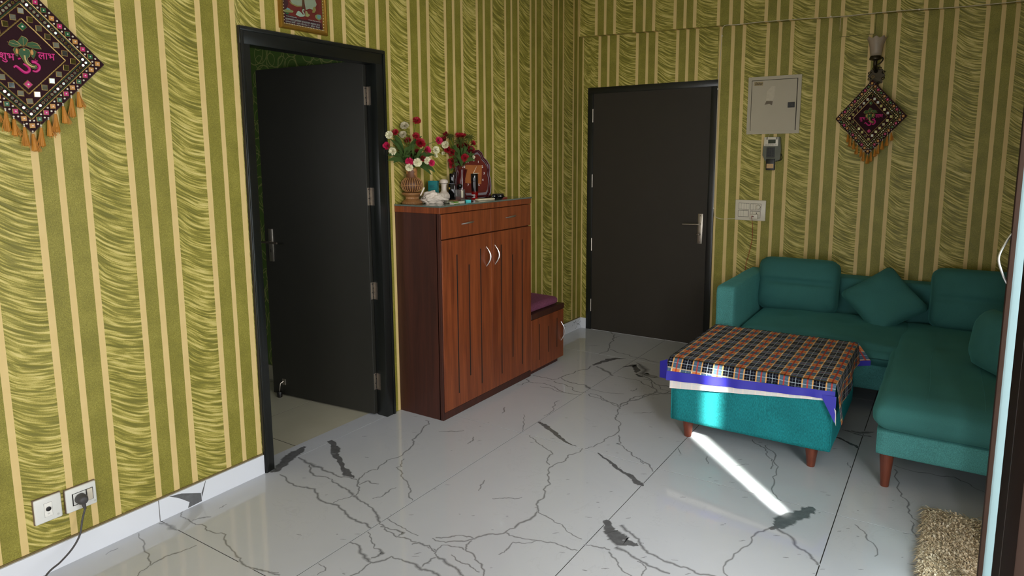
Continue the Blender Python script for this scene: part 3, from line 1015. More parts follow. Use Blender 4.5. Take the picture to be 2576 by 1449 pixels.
WOOD = mat_wood('teak_veneer', (98, 46, 24), (140, 72, 38))
WOODD = mat_wood('dark_stained_carcass', (50, 24, 16), (70, 34, 23), 0.5)
GROOVE = mat('black_groove_inlay', (20, 15, 12), 0.7)
CY0, CY1, CD, CZ = -2.352, -1.388, 0.34, 1.243
cab = thing('shoe_cabinet', 'tall reddish-brown wooden shoe cabinet with grooved doors beside the open doorway', 'cabinet', (0.17, (CY0 + CY1) / 2, 0))
build('body', boxes((0.002, CD - 0.022, CY0, CY1, 0.0, CZ - 0.035), bev=0.002), WOODD, cab)
build('top_panel', boxes((0.002, CD, CY0 - 0.002, CY1 + 0.002, CZ - 0.036, CZ), bev=0.002), WOOD, cab)
build('plinth', boxes((0.002, CD - 0.003, CY0 + 0.002, CY1, 0.0, 0.045), bev=0.002), WOODD, cab)
build('corner_post', boxes((CD - 0.03, CD - 0.004, CY0, CY0 + 0.012, 0.0, CZ - 0.036), bev=0.001), WOODD, cab)
YM = -1.857


def bow(bm, a, b, out, up, r=0.005, n=9, flat=False):
    """a crescent pull between points a and b bulging along out"""
    a, b, out = Vector(a), Vector(b), Vector(out)
    P, R = [], []
    for i in range(n):
        t = i / (n - 1)
        P.append(a.lerp(b, t) + out * math.sin(math.pi * t) + Vector(up) * math.sin(math.pi * t))
        R.append(r * (0.35 + 0.65 * math.sin(math.pi * t)))
    tube(bm, P, R, 8)


for a, b in ((CY0 + 0.012, YM - 0.001), (YM + 0.001, CY1)):
    dr = build('drawer', boxes((CD - 0.024, CD - 0.002, a, b, 1.062, CZ - 0.040), bev=0.002), WOOD, cab)
    c = (a + b) / 2 + (0.0 if a < -2 else 0.0)
    c = -2.092 if a < -2 else -1.63
    bm = bmesh.new()
    bow(bm, (CD - 0.004, c - 0.062, 1.134), (CD - 0.004, c + 0.062, 1.140), (0.022, 0, 0), (0, 0, 0.004), 0.006)
    build('handle', bm, CHROME, dr, smooth=True)
for k_, (a, b) in enumerate(((CY0 + 0.012, YM - 0.001), (YM + 0.001, CY1))):
    dr = build('door', boxes((CD - 0.024, CD, a, b, 0.047, 1.056), bev=0.002), WOOD, cab)
    for y_, za, zb in ((((-2.205, .127, .962), (-2.090, .204, .888), (-1.972, .119, .969)), ((-1.749, .120, .969), (-1.618, .198, .889), (-1.500, .119, .976)))[k_]):
        build('groove', boxes((CD - 0.004, CD + 0.0006, y_ - 0.0045, y_ + 0.0045, za, zb)), GROOVE, dr)
    c, s = ((-1.905, 1), (-1.812, 1))[k_]
    bm = bmesh.new()
    bow(bm, (CD - 0.002, c - 0.006, 0.85), (CD - 0.002, c - 0.006, 0.976), (0.028, 0.010 * (1 if k_ else 1), 0), (0, 0, 0), 0.0055)
    build('handle', bm, CHROME, dr, smooth=True)
# the loose glass sheet on top
GT = NT('greenish_glass_sheet')
GT.base(lin(168, 190, 176), 0.03)
GT.b.inputs['Transmission Weight'].default_value = 0.75
GT.b.inputs['IOR'].default_value = 1.45
_n = GT.noise(GT.coord(), 8, 2)
GT.put(GT.b.inputs['Roughness'], GT.ramp(_n, [(0.3, (0.02,) * 3), (0.8, (0.08,) * 3)]))
gtop = build('glass_sheet', boxes((0.004, CD + 0.006, CY0 - 0.006, CY1 + 0.004, CZ, CZ + 0.009), bev=0.001), GT.m)
tag(gtop, 'thin greenish glass sheet lying on top of the shoe cabinet', 'glass sheet')
ZT = CZ + 0.009

BY0, BY1 = CY1 + 0.002, -0.925
ben = thing('bench_cabinet', 'low brown cabinet bench with one grooved door, joined to the tall cabinet', 'bench', (0.17, (BY0 + BY1) / 2, 0))
build('body', boxes((0.002, CD - 0.022, BY0, BY1 - 0.004, 0.045, 0.40), bev=0.002), WOODD, ben)
build('plinth', boxes((0.002, CD - 0.02, BY0, BY1 - 0.055, 0.0, 0.045)), WOODD, ben)
build('seat_board', boxes((0.002, CD + 0.004, BY0, BY1 + 0.004, 0.398, 0.437), bev=0.003), WOODD, ben)
dr = build('door', boxes((CD - 0.024, CD, BY0 + 0.001, BY1, 0.03, 0.394), bev=0.002), WOOD, ben)
for y_, za, zb in ((-1.276, .088, .349), (-1.147, .114, .307), (-1.024, .122, .342)):
    build('groove', boxes((CD - 0.004, CD + 0.0006, y_ - 0.004, y_ + 0.004, za, zb)), GROOVE, dr)
bm = bmesh.new()
bow(bm, (CD - 0.002, -0.962, 0.154), (CD - 0.002, -0.962, 0.302), (0.028, 0.012, 0), (0, 0, 0), 0.0055)
build('handle', bm, CHROME, dr, smooth=True)


# ================================================================== SOFT FURNITURE
def fabric(name, rgb, weave=420.0, var=0.22, stretch=(1, 1, 0.35), sheen=0.25, rough=0.85, bump=0.35):
    if name in _MATS:
        return _MATS[name]
    t = NT(name)
    co = t.coord()
    n = t.noise(t.mapping(co, stretch), weave, 2, 0.6)
    p = t.noise(co, 5, 3)
    c = lin(*rgb)
    f = t.math('ADD', t.math('MULTIPLY', n, 0.7), t.math('MULTIPLY', p, 0.3))
    t.base(t.ramp(f, [(0.3, shade(c, 1 - var * 1.6)), (0.5, c), (0.72, shade(c, 1 + var * 2.2))]), rough, spec=0.25)
    t.b.inputs['Sheen Weight'].default_value = sheen
    t.b.inputs['Sheen Roughness'].default_value = 0.4
    t.b.inputs['Sheen Tint'].default_value = shade(c, 3.0)
    t.bump(n, bump, 0.002)
    _MATS[name] = t.m
    return t.m


TEAL = fabric('teal_chenille', (72, 134, 132))
TEALS = fabric('teal_velvet', (56, 110, 106), weave=700, var=0.12, stretch=(1, 1, 1), sheen=0.35, bump=0.15)
LEGW = mat_wood('red_brown_leg_wood', (92, 44, 30), (122, 62, 42), 0.4)


def soft(bm, x0, x1, y0, y1, z0, z1, r=0.05, nx=16, ny=12, nz=4, puff=0.0, side=0.0, wob=0.004, seed=0, dip=None):
    """a rounded upholstered block: grid box with superellipse edges, its top puffed"""
    cx, cy, cz = (x0 + x1) / 2, (y0 + y1) / 2, (z0 + z1) / 2
    hx, hy, hz = (x1 - x0) / 2, (y1 - y0) / 2, (z1 - z0) / 2
    bm2 = bmesh.new()
    bmesh.ops.create_cube(bm2, size=2.0)
    cuts = max(nx, ny)
    bmesh.ops.subdivide_edges(bm2, edges=bm2.edges[:], cuts=cuts, use_grid_fill=True)
    for v in bm2.verts:
        p = v.co.copy()
        q = Vector((p.x * hx, p.y * hy, p.z * hz))
        # round the edges
        inner = Vector((max(-hx + r, min(hx - r, q.x)), max(-hy + r, min(hy - r, q.y)), max(-hz + r, min(hz - r, q.z)))) if r < min(hx, hy, hz) else None
        if inner is None:
            rr = Vector((min(r, hx), min(r, hy), min(r, hz * 0.98)))
            inner = Vector((max(-hx + rr.x, min(hx - rr.x, q.x)), max(-hy + rr.y, min(hy - rr.y, q.y)), max(-hz + rr.z, min(hz - rr.z, q.z))))
            d = q - inner
            e = Vector((d.x / rr.x if rr.x else 0, d.y / rr.y if rr.y else 0, d.z / rr.z if rr.z else 0))
            if e.length > 1:
                e.normalize()
                d = Vector((e.x * rr.x, e.y * rr.y, e.z * rr.z))
            q = inner + d
        else:
            d = q - inner
            if d.length > r:
                q = inner + d.normalized() * r
        k = max(0.0, 1 - (p.x) ** 2) * max(0.0, 1 - (p.y) ** 2)
        if puff and p.z > 0:
            q.z += puff * k ** 0.5 * p.z
        if side:
            kk = max(0.0, 1 - p.z ** 2)
            q.x += side * kk * (p.x if abs(p.x) > 0.9 else 0)
            q.y += side * kk * (p.y if abs(p.y) > 0.9 else 0)
        w_ = mnoise.noise(Vector((q.x * 5 + seed, q.y * 5, q.z * 5)))
        q += Vector((p.x, p.y, p.z)) * wob * w_
        if dip:
            for dx, dy, rad, dep in dip:
                dd = ((q.x + cx - dx) ** 2 + (q.y + cy - dy) ** 2) / rad ** 2
                if p.z > 0:
                    q.z -= dep * math.exp(-dd)
        v.co = Vector((cx, cy, cz)) + q
    vs = {v: bm.verts.new(v.co) for v in bm2.verts}
    for f in bm2.faces:
        bm.faces.new([vs[v] for v in f.verts])
    bm2.free()
    return bm


def pillow_bm(w_, h_, d_, n=18, pinch=0.16, seam=None, seed=0, wob=0.006, sag=0.0, rnd=1.3):
    """a stuffed cushion in its own frame: x across, y up, z thickness"""
    bm = bmesh.new()
    gf, gb = [], []
    for i in range(n + 1):
        rf, rb_ = [], []
        for j in range(n + 1):
            u, v = -1 + 2 * j / n, -1 + 2 * i / n
            edge = (1 - u ** 4) * (1 - v ** 4)
            t = max(0.0, (1 - abs(u) ** 3.2) * (1 - abs(v) ** 3.2)) ** 0.5
            ru = (abs(u) ** 7 + abs(v) ** 7) ** (1 / 7.0) if (u or v) else 1.0
            rk = max(abs(u), abs(v)) / ru if ru else 1.0
            rk = 1 - (1 - rk) * rnd
            x = rk * u * w_ / 2 * (1 - pinch * (1 - abs(v) ** 2) * 0.25 * abs(u) ** 3 + 0.0)
            y = rk * v * h_ / 2 * (1 - pinch * (1 - abs(u) ** 2) * 0.25 * abs(v) ** 3)
            th = d_ / 2 * t
            if seam:
                for s_, dep in seam:
                    th *= 1 - dep * math.exp(-((v - s_) / 0.075) ** 2)
            wv = mnoise.noise(Vector((u * 1.7 + seed, v * 1.7, seed * 3.1))) * wob * edge
            y -= sag * (1 - v) * 0.0
            rf.append((x, y, th + wv))
            rb_.append((x, y, -th + wv))
        gf.append(rf)
        gb.append(rb_)
    rows(bm, gf)
    rows(bm, [list(reversed(r)) for r in gb])
    bmesh.ops.remove_doubles(bm, verts=bm.verts[:], dist=0.0008)
    return bm


def cone_leg(bm, x, y, z1, r0, r1, lean=(0, 0)):
    lathe(bm, [(r0, 0), (r0 * 1.02, 0.004), (r1, z1)], 16, (x, y, 0))
    for v in bm.verts:
        pass


SX0, SX1, SYB, SYF, SZ = 1.478, X1 - 0.01, -0.03, -0.93, 0.455
CHX, CHY = 2.492, -1.925
sofa = thing('corner_sofa', 'dark teal velvet corner sofa with a long chaise against the striped wall', 'sofa', (2.3, -0.5, 0))
bm = bmesh.new()
soft(bm, SX0 + 0.05, SX1, SYF + 0.03, SYB, 0.14, 0.30, r=0.02, wob=0.002)
soft(bm, CHX + 0.012, SX1, CHY + 0.02, SYF + 0.06, 0.165, 0.285, r=0.014, wob=0.001)
build('base_frame', bm, TEAL, sofa, smooth='all')
bm = bmesh.new()
soft(bm, SX0 + 0.115, 2.60, SYF, SYB - 0.17, 0.285, SZ - 0.03, r=0.075, puff=0.045, side=0.012, nx=22, seed=3, dip=[(1.85, -0.55, 0.07, 0.016), (2.2, -0.55, 0.07, 0.018), (2.45, -0.75, 0.2, 0.03)])
build('seat_cushion', bm, TEALS, sofa, smooth='all')
bm = bmesh.new()
soft(bm, CHX, SX1, CHY, SYB - 0.17, 0.275, SZ - 0.025, r=0.06, puff=0.03, side=0.01, nx=26, seed=8, dip=[(2.72, -1.45, 0.06, 0.014), (2.72, -0.9, 0.06, 0.014), (2.72, -1.45, 0.35, 0.006)])
build('chaise_cushion', bm, TEALS, sofa, smooth='all')
bm = bmesh.new()
soft(bm, SX0, SX0 + 0.125, SYF - 0.035, SYB, 0.12, 0.69, r=0.022, wob=0.003, seed=5)
build('armrest', bm, TEAL, sofa, smooth='all')
bm = bmesh.new()
soft(bm, SX0 + 0.1, SX1, SYB - 0.17, SYB, 0.14, 0.685, r=0.03, wob=0.006, seed=9)
build('backrest', bm, TEALS, sofa, smooth='all')
# stitched channels on the chaise
bm = bmesh.new()
for x_ in (2.69, 2.90):
    P = [(x_ + 0.004 * math.sin(7 * t), CHY + 0.012 + t, 0) for t in [i * 0.04 for i in range(26)]]
    P = [(a, b, SZ - 0.023 + 0.03 * (max(0, 1 - ((a - (CHX + SX1) / 2) / 0.31) ** 2) * max(0, 1 - ((b + 1.06) / 0.87) ** 2)) ** 0.5 - 0.003) for a, b, c in P]
    tube(bm, P[1:], 0.0009, 5)
    build('stitching', bm, TEAL, sofa)
    bm = bmesh.new()
bm.free()
#build('stitching', bm, TEAL, sofa)
for (lx_, ly_, hh) in ((2.551, -1.85, 0.17), (3.04, -1.85, 0.17), (SX0 + 0.09, SYF + 0.1, 0.16), (SX0 + 0.09, SYB - 0.08, 0.16), (3.04, SYB - 0.08, 0.16)):
    bm = bmesh.new()
    lathe(bm, [(0.017, 0), (0.018, 0.004), (0.031, hh)], 16, (lx_, ly_, 0))
    build('leg', bm, LEGW, sofa, smooth=True)


def cushion(name, label, pos, w_, h_, d_, tilt, yaw=0.0, roll=0.0, m=None, **kw):
    bm = pillow_bm(w_, h_, d_, **kw)
    # x across, y up, z towards the room (-y), leaning back by tilt
    R = Matrix.Rotation(yaw, 4, 'Z') @ Matrix.Rotation(-tilt, 4, 'X') @ frame((0, 0, 0), (1, 0, 0), (0, 0, 1), (0, -1, 0)) @ Matrix.Rotation(roll, 4, 'Z')
    bm.transform(R)
    o = build(name, bm, m or TEALS, smooth='all')
    o.location = pos
    tag(o, label, 'cushion', 'teal sofa cushions')
    return o


cushion('back_cushion', 'plump teal back cushion with a crease across it beside the armrest', (1.853, -0.285, 0.62), 0.545, 0.385, 0.20, math.radians(13), n=22, seam=[(0.08, 0.42)], seed=2, pinch=0.1)
cushion('back_cushion', 'large teal back cushion standing in the sofa corner over the chaise', (2.872, -0.285, 0.62), 0.47, 0.40, 0.20, math.radians(12), n=22, seam=[(0.0, 0.22)], seed=6, pinch=0.1)
cushion('throw_pillow', 'dark teal throw pillow slumped on one corner between the two back cushions', (2.392, -0.375, 0.585), 0.40, 0.40, 0.15, math.radians(36), yaw=math.radians(6), roll=math.radians(38), n=20, seed=4, pinch=0.5, wob=0.012)
cushion('throw_pillow', 'rounded teal pillow on the chaise seat against the end wall', (2.965, -1.27, 0.60), 0.34, 0.31, 0.17, math.radians(10), yaw=math.radians(-62), n=18, seed=12, pinch=0.1, wob=0.01)

# bench cushion
bm = bmesh.new()
soft(bm, 0.02, 0.318, BY0 + 0.004, BY1 - 0.035, 0.437, 0.49, r=0.024, puff=0.012, wob=0.003, seed=1)
o = build('seat_pad', bm, fabric('purple_mottled_fabric', (112, 62, 84), weave=160, var=0.25, stretch=(1, 1, 1), sheen=0.2), smooth='all')
tag(o, 'mottled purple seat pad lying on the low bench', 'cushion')

# ottoman
OX0, OX1, OY0, OY1, OZ0, OZ1 = 1.522, 2.318, -1.868, -1.05, 0.104, 0.452
ott = thing('ottoman', 'square teal ottoman on tapered wooden legs under the checked cloth', 'ottoman', ((OX0 + OX1) / 2, (OY0 + OY1) / 2, 0))
bm = bmesh.new()
soft(bm, OX0, OX1, OY0, OY1, OZ0, OZ1, r=0.012, wob=0.0015)
TEALO = fabric('bright_teal_chenille', (22, 116, 120), weave=330, var=0.28, stretch=(1, 1, 0.28))
build('body', bm, TEALO, ott, smooth='all')
for sx_, sy_ in ((OX0, OY0), (OX1, OY0), (OX0, OY1), (OX1, OY1)):
    bm = bmesh.new()
    px_, py_ = sx_ + (0.004 if sx_ == OX0 else -0.004), sy_ + (0.004 if sy_ == OY0 else -0.004)
    tube(bm, [(px_, py_, OZ0 + 0.01), (px_, py_, OZ1 - 0.02)], 0.003, 6)
    build('piping', bm, TEALO, ott)
for (lx_, ly_) in ((1.597, -1.79), (2.227, -1.815), (1.60, -1.13), (2.24, -1.13)):
    bm = bmesh.new()
    lathe(bm, [(0.018, 0), (0.019, 0.003), (0.032, OZ0 + 0.004)], 16, (lx_, ly_, 0))
    build('leg', bm, LEGW, ott, smooth=True)


# ---- checked cloth over the ottoman
def mat_plaid(name, pale=False):
    t = NT(name)
    sp = t.add('ShaderNodeSeparateXYZ')
    t.put(sp.inputs[0], t.coord('UV'))

    def dirn(c, per, ph):
        f = t.math('FRACT', t.math('ADD', t.math('DIVIDE', c, per), ph))
        d = t.math('ABSOLUTE', t.math('SUBTRACT', f, 0.5))          # 0 in the band's middle, 0.5 between bands
        lt = lambda a: t.math('LESS_THAN', d, a)
        rng = lambda a, b: t.math('MULTIPLY', t.math('GREATER_THAN', d, a), lt(b))
        return dict(blue=lt(0.19), cream=rng(0.19, 0.25), red=lt(0.035), thin=t.math('GREATER_THAN', d, 0.485), fine=rng(0.36, 0.375))
    U, V = dirn(sp.outputs[0], 0.1065, 0.06), dirn(sp.outputs[1], 0.1065, 0.22)
    navy = lin(14, 15, 26)
    c = navy
    for D in (U, V):
        c = t.mix(t.math('MULTIPLY', D['blue'], 0.34), c, lin(120, 158, 186))
    both = t.math('MULTIPLY', U['blue'], V['blue'])
    c = t.mix(t.math('MULTIPLY', both, 0.85), c, lin(226, 130, 52))
    c = t.mix(t.math('MULTIPLY', V['cream'], 0.62), c, lin(214, 196, 170))
    c = t.mix(t.math('MULTIPLY', U['cream'], 0.78), c, lin(238, 176, 104))
    c = t.mix(t.math('MULTIPLY', t.math('MULTIPLY', U['cream'], V['blue']), 0.7), c, lin(240, 226, 180))
    for D in (U, V):
        c = t.mix(t.math('MULTIPLY', D['thin'], 0.6), c, lin(190, 200, 210))
        c = t.mix(t.math('MULTIPLY', D['fine'], 0.30), c, lin(150, 160, 175))
    c = t.mix(t.math('MULTIPLY', V['red'], 0.45), c, lin(176, 60, 44))
    c = t.mix(t.math('MULTIPLY', U['red'], 0.85), c, lin(178, 58, 40))
    if pale:
        c = t.mix(0.84, c, lin(236, 230, 226))
    t.base(c, 0.8, spec=0.12)
    t.bump(t.noise(t.coord(), 900, 2), 0.15, 0.0006)
    return t.m


PLAID = mat_plaid('checked_cotton')
PALE = mat_plaid('checked_cotton_reverse', True)
BLUE = mat('royal_blue_hem', (44, 40, 164), 0.55, var=0.12, scale=18, bump=0.15, bscale=400)
cloth = thing('table_cloth', 'checked navy and orange cloth with a blue hem draped over the ottoman', 'cloth', ((OX0 + OX1) / 2, (OY0 + OY1) / 2, OZ1))
CE = 0.007
ax0, ax1, ay0, ay1, az = OX0 - CE, OX1 + CE, OY0 - CE, OY1 + CE, OZ1 + 0.006


def ground(bm, fr_pts, uvs, m=0):
    pass


def sheet(name, nx, ny, fn, m, parent=cloth):
    bm = bmesh.new()
    uvl = bm.loops.layers.uv.new('UVMap')
    vs, uv = [], []
    for i in range(ny + 1):
        r, q = [], []
        for j in range(nx + 1):
            p, c = fn(j / nx, i / ny)
            r.append(bm.verts.new(p))
            q.append(c)
        vs.append(r)
        uv.append(q)
    for i in range(ny):
        for j in range(nx):
            f = bm.faces.new((vs[i][j], vs[i][j + 1], vs[i + 1][j + 1], vs[i + 1][j]))
            for l, (a, b) in zip(f.loops, ((i, j), (i, j + 1), (i + 1, j + 1), (i + 1, j))):
                l[uvl].uv = uv[a][b]
    return bm


def wav(a, b, s=0.0):
    return mnoise.noise(Vector((a * 9 + s, b * 9, s * 2.0)))


def topz(x, y):
    return az + 0.004 * max(0, wav(x, y, 2.0)) + 0.0015


def ftop(a, b):
    x, y = ax0 + (ax1 - ax0) * a, ay0 + (ay1 - ay0) * b
    e = min(a, 1 - a, b, 1 - b)
    return (x, y, topz(x, y) - (0.004 if e < 0.012 else 0)), (x - ax0, y - ay0)


bm = sheet('c', 44, 44, ftop, PLAID)
# plaid drops: front (shorter towards the right), right, left, back


def drop(x, side):
    a = (x - ax0) / (ax1 - ax0)
    return 0.074 - 0.040 * a


def ffront(a, b):
    x = ax0 + (ax1 - ax0) * a
    h = drop(x, 0) * b
    out = (0.004 + 0.010 * b + 0.006 * b * wav(x * 1.5, b * 0.1, 5.0)) * min(1, b * 5)
    return (x - 0.012 * b * (1 - a) ** 3, ay0 - out, topz(x, ay0) - 0.004 - h), (x - ax0, -h)


def merge(bm, b2):
    uvl, ul2 = bm.loops.layers.uv.active, b2.loops.layers.uv.active
    mp = {v: bm.verts.new(v.co) for v in b2.verts}
    for f in b2.faces:
        nf = bm.faces.new([mp[v] for v in f.verts])
        for l, l2 in zip(nf.loops, f.loops):
            l[uvl].uv = l2[ul2].uv
    b2.free()


merge(bm, sheet('c', 44, 6, ffront, PLAID))


def rdrop(b):
    """how far the right-hand side hangs, from the front corner (b = 0) to the back"""
    return 0.06 * (1 - b) ** 2.4 + 0.135 + 0.022 * math.sin(b * 5)


def fright(a, b):
    y = ay0 + (ay1 - ay0) * a
    h = rdrop(a) * b
    out = 0.003 + 0.010 * b + (0.014 * b) * math.sin(a * 13 + 0.6) * (0.4 + 0.6 * (1 - a)) + 0.012 * b * math.exp(-(a / 0.08) ** 2)
    yy = y - 0.012 * b * math.exp(-(a / 0.1) ** 2)
    return (ax1 + max(out, 0.002) * min(1, b * 6), yy, topz(ax1, y) - 0.004 - h), (ax1 - ax0 + h, y - ay0)


merge(bm, sheet('c', 40, 10, fright, PLAID))


def fleft(a, b):
    y = ay0 + (ay1 - ay0) * a
    h = 0.05 * b
    return (ax0 - 0.004 - 0.02 * b * (1 - a), y - 0.004 * b * (1 - a), topz(ax0, y) - 0.004 - h), (-h, y - ay0)


merge(bm, sheet('c', 20, 4, fleft, PLAID))


def fback(a, b):
    x = ax0 + (ax1 - ax0) * a
    h = 0.14 * b
    fl = 0.07 * b * math.exp(-((1 - a) / 0.08) ** 2)
    return (x + fl, ay1 + 0.004 + 0.012 * b - fl * 0.35, topz(x, ay1) - 0.004 - h + fl * 0.7), (x - ax0, ay1 - ay0 + h)


merge(bm, sheet('c', 40, 8, fback, PLAID))
bmesh.ops.remove_doubles(bm, verts=bm.verts[:], dist=0.0004)
build('checked_sheet', bm, PLAID, cloth, smooth='all', normals=False)

# blue hem along the front, flaring out at the left corner, wrapping down at the right corner


def fhem(a, b):
    x = ax0 + (ax1 - ax0) * a
    h0 = drop(x, 0)
    h = h0 + 0.050 * b * (1 - 0.30 * a) + 0.0
    out = 0.014 + 0.006 * b + 0.008 * wav(x * 1.5, 0.1, 5.0) * (1 + b)
    return (x - 0.012 * (1 - a) ** 3, ay0 - max(out, 0.012), az - 0.003 - h), (a, b)


bm = sheet('c', 44, 4, fhem, BLUE)


def fhemleft(a, b):      # the stiff corner that sticks out
    z0, z1 = az - 0.012, az - 0.122
    x = ax0 - 0.008 - 0.055 * a
    y = ay0 - 0.016 + 0.035 * a
    return (x, y, z0 - 0.03 * a + (z1 - z0 + 0.02 * a) * b), (a, b)


merge(bm, sheet('c', 8, 8, fhemleft, BLUE))


def fhemcorner(a, b):    # the corner of the hem hanging down beside the front edge
    ztop = az - 0.070
    h = (0.015 + 0.110 * a) * b
    return (ax1 - 0.055 + 0.062 * a, ay0 - 0.018 - 0.012 * a * b - 0.004, ztop + 0.012 - h), (a, b)


merge(bm, sheet('c', 8, 10, fhemcorner, BLUE))
bm2 = sheet('c', 30, 3, lambda a, b: ((lambda p: (p[0] + 0.002, p[1], p[2] - 0.030 * b))(fback(a, 1.0)[0]), (a, b)), BLUE)
build('hem', bm, BLUE, cloth, smooth='all', normals=False)
build('hem', bm2, BLUE, cloth, smooth='all', normals=False)


def flin(a, b):
    x = ax0 + 0.012 + (ax1 - ax0 - 0.02) * a
    h = drop(x, 0) + 0.046 * (1 - 0.30 * a) + (0.048 - 0.034 * a) * b
    out = 0.010 + 0.003 * b + 0.006 * wav(x * 1.5, 0.1, 5.0)
    return (x - 0.006 * (1 - a) ** 3, ay0 - max(out, 0.006), az - 0.003 - h), (x - ax0, -h * 1.0)


bm = sheet('c', 44, 4, flin, PALE)


def flincorner(a, b):
    h = 0.006 + 0.075 * a ** 0.8 * b
    return (ax1 - 0.03 + 0.04 * a + 0.004 * b, ay0 - 0.012 - 0.020 * a, az - 0.075 - 0.04 * a - h), (a * 0.1, b * 0.1)


merge(bm, sheet('c', 8, 8, flincorner, PALE))
build('reverse_edge', bm, PALE, cloth, smooth='all', normals=False)

# ---- shaggy rug
RUGM = NT('beige_shag_yarn')
_i = RUGM.add('ShaderNodeNewGeometry').outputs['Random Per Island']
RUGM.base(RUGM.ramp(_i, [(0.0, lin(206, 184, 150)), (0.5, lin(228, 210, 178)), (1.0, lin(244, 232, 208))]), 0.8)
RUGM = RUGM.m
rug = thing('shag_rug', 'beige shaggy rug of loose yarn strips on the marble floor by the balcony leaf', 'rug', (2.95, -2.32, 0))
build('backing', boxes((2.735, 3.06, -2.62, -2.03, 0.0006, 0.006)), mat('rug_backing', (150, 124, 92), 0.9), rug)
bm = bmesh.new()
rr = random.Random(5)
for _ in range(7500):
    x, y = rr.uniform(2.735, 3.06), rr.uniform(-2.62, -2.03)
    L_ = rr.uniform(0.028, 0.06)
    a_ = math.radians(200) + rr.gauss(0, 0.75)
    lay = rr.uniform(0.15, 1.0)
    wd = rr.uniform(0.0018, 0.0036)
    d = Vector((math.cos(a_), math.sin(a_), 0))
    n = Vector((-d.y, d.x, 0)) * wd
    e = Vector((-d.y, d.x, 0)) * rr.uniform(-0.008, 0.008)
    p0 = Vector((x, y, 0.004))
    Q = [p0, p0 + d * L_ * 0.25 + Vector((0, 0, 0.014 + 0.010 * lay)), p0 + d * L_ * 0.6 + e + Vector((0, 0, 0.017 + 0.014 * lay)), p0 + d * L_ + e * 0.4 + Vector((0, 0, 0.008 + 0.02 * lay * rr.random()))]
    g_ = [[q - n * k_, q + n * k_ + Vector((0, 0, 0.0012))] for q, k_ in zip(Q, (1, 1.2, 1.1, 0.4))]
    rows(bm, g_)
build('pile', bm, RUGM, rug, kind='stuff', normals=False)


# ================================================================== WALL HANGINGS
VELVET = fabric('maroon_velvet', (42, 14, 22), weave=900, var=0.2, stretch=(1, 1, 1), sheen=0.3, bump=0.1)
GOLD = mat('antique_gold_trim', (168, 140, 84), 0.32, 0.75, var=0.3, scale=300, bump=0.4, bscale=900)
GREENT = mat('dark_green_cord', (24, 62, 34), 0.6, var=0.3, scale=300)
MIRROR = mat('small_mirror', (196, 204, 202), 0.08, 1.0, var=0.06)
PEARL = mat('pearl_bead', (226, 218, 200), 0.22, 0.1, var=0.05)
GEMC = [mat('tan_gem', (198, 138, 72), 0.3, var=0.12, scale=60), mat('green_gem', (16, 84, 48), 0.25, var=0.15, scale=60), mat('pink_gem', (186, 24, 104), 0.28, var=0.12, scale=60)]
PINK = mat('magenta_enamel', (196, 28, 116), 0.35, var=0.1)
EMG = mat('green_enamel', (34, 78, 36), 0.35, var=0.2, scale=50)
TAN = mat('tan_enamel', (196, 140, 72), 0.4, var=0.1)
TASSEL = mat('golden_silk_tassel', (186, 122, 34), 0.5, var=0.3, scale=500, bump=0.5, bscale=1500)
HR = 0.258


def ringpts(r, n):
    """n points per side around a diamond of half-diagonal r"""
    cs = [(r, 0), (0, r), (-r, 0), (0, -r)]
    out = []
    for k_ in range(4):
        a, b = cs[k_], cs[(k_ + 1) % 4]
        for i in range(n):
            t = i / n
            out.append((a[0] + (b[0] - a[0]) * t, a[1] + (b[1] - a[1]) * t))
    return out


def mesh_of(bm, name, mats, smooth=False):
    o = build(name, bm, mats, smooth=smooth)
    me = o.data
    bpy.data.objects.remove(o)
    return me


def gem_mesh(i):
    bm = bmesh.new()
    s = 0.0088
    rows(bm, [[(a * s * f, b * s * f, z) for a, b in ((1, 1), (-1, 1), (-1, -1), (1, -1))] for f, z in ((1.0, 0.0), (1.0, 0.002), (0.86, 0.0032))], close_u=True, mi=1, cap=True)
    rows(bm, [[(a * s * f, b * s * f, z) for a, b in ((1, 1), (-1, 1), (-1, -1), (1, -1))] for f, z in ((0.86, 0.0030), (0.80, 0.0042))], close_u=True, mi=0, cap=True)
    lathe(bm, [(0.0026, 0.004), (0.0026, 0.0052), (0.0014, 0.0066)], 8, mi=2)
    return mesh_of(bm, 'gem', [GEMC[i], GOLD, PEARL])


GEMS = [gem_mesh(i) for i in range(3)]
bm = bmesh.new()
s = 0.0098
rows(bm, [[(a * s * f, b * s * f, z) for a, b in ((1, 1), (-1, 1), (-1, -1), (1, -1))] for f, z in ((1.0, 0.0), (1.0, 0.002), (0.84, 0.0028))], close_u=True, mi=1, cap=True)
rows(bm, [[(a * s * f, b * s * f, z) for a, b in ((1, 1), (-1, 1), (-1, -1), (1, -1))] for f, z in ((0.84, 0.0026), (0.82, 0.0030))], close_u=True, mi=0, cap=True)
SQM = mesh_of(bm, 'square_mirror', [MIRROR, GOLD])
bm = bmesh.new()
lathe(bm, [(0.0050, 0.0), (0.0050, 0.0016)], 12, mi=1)
lathe(bm, [(0.0043, 0.0014), (0.0043, 0.0020)], 12, mi=0)
RDM = mesh_of(bm, 'round_mirror', [MIRROR, GOLD])


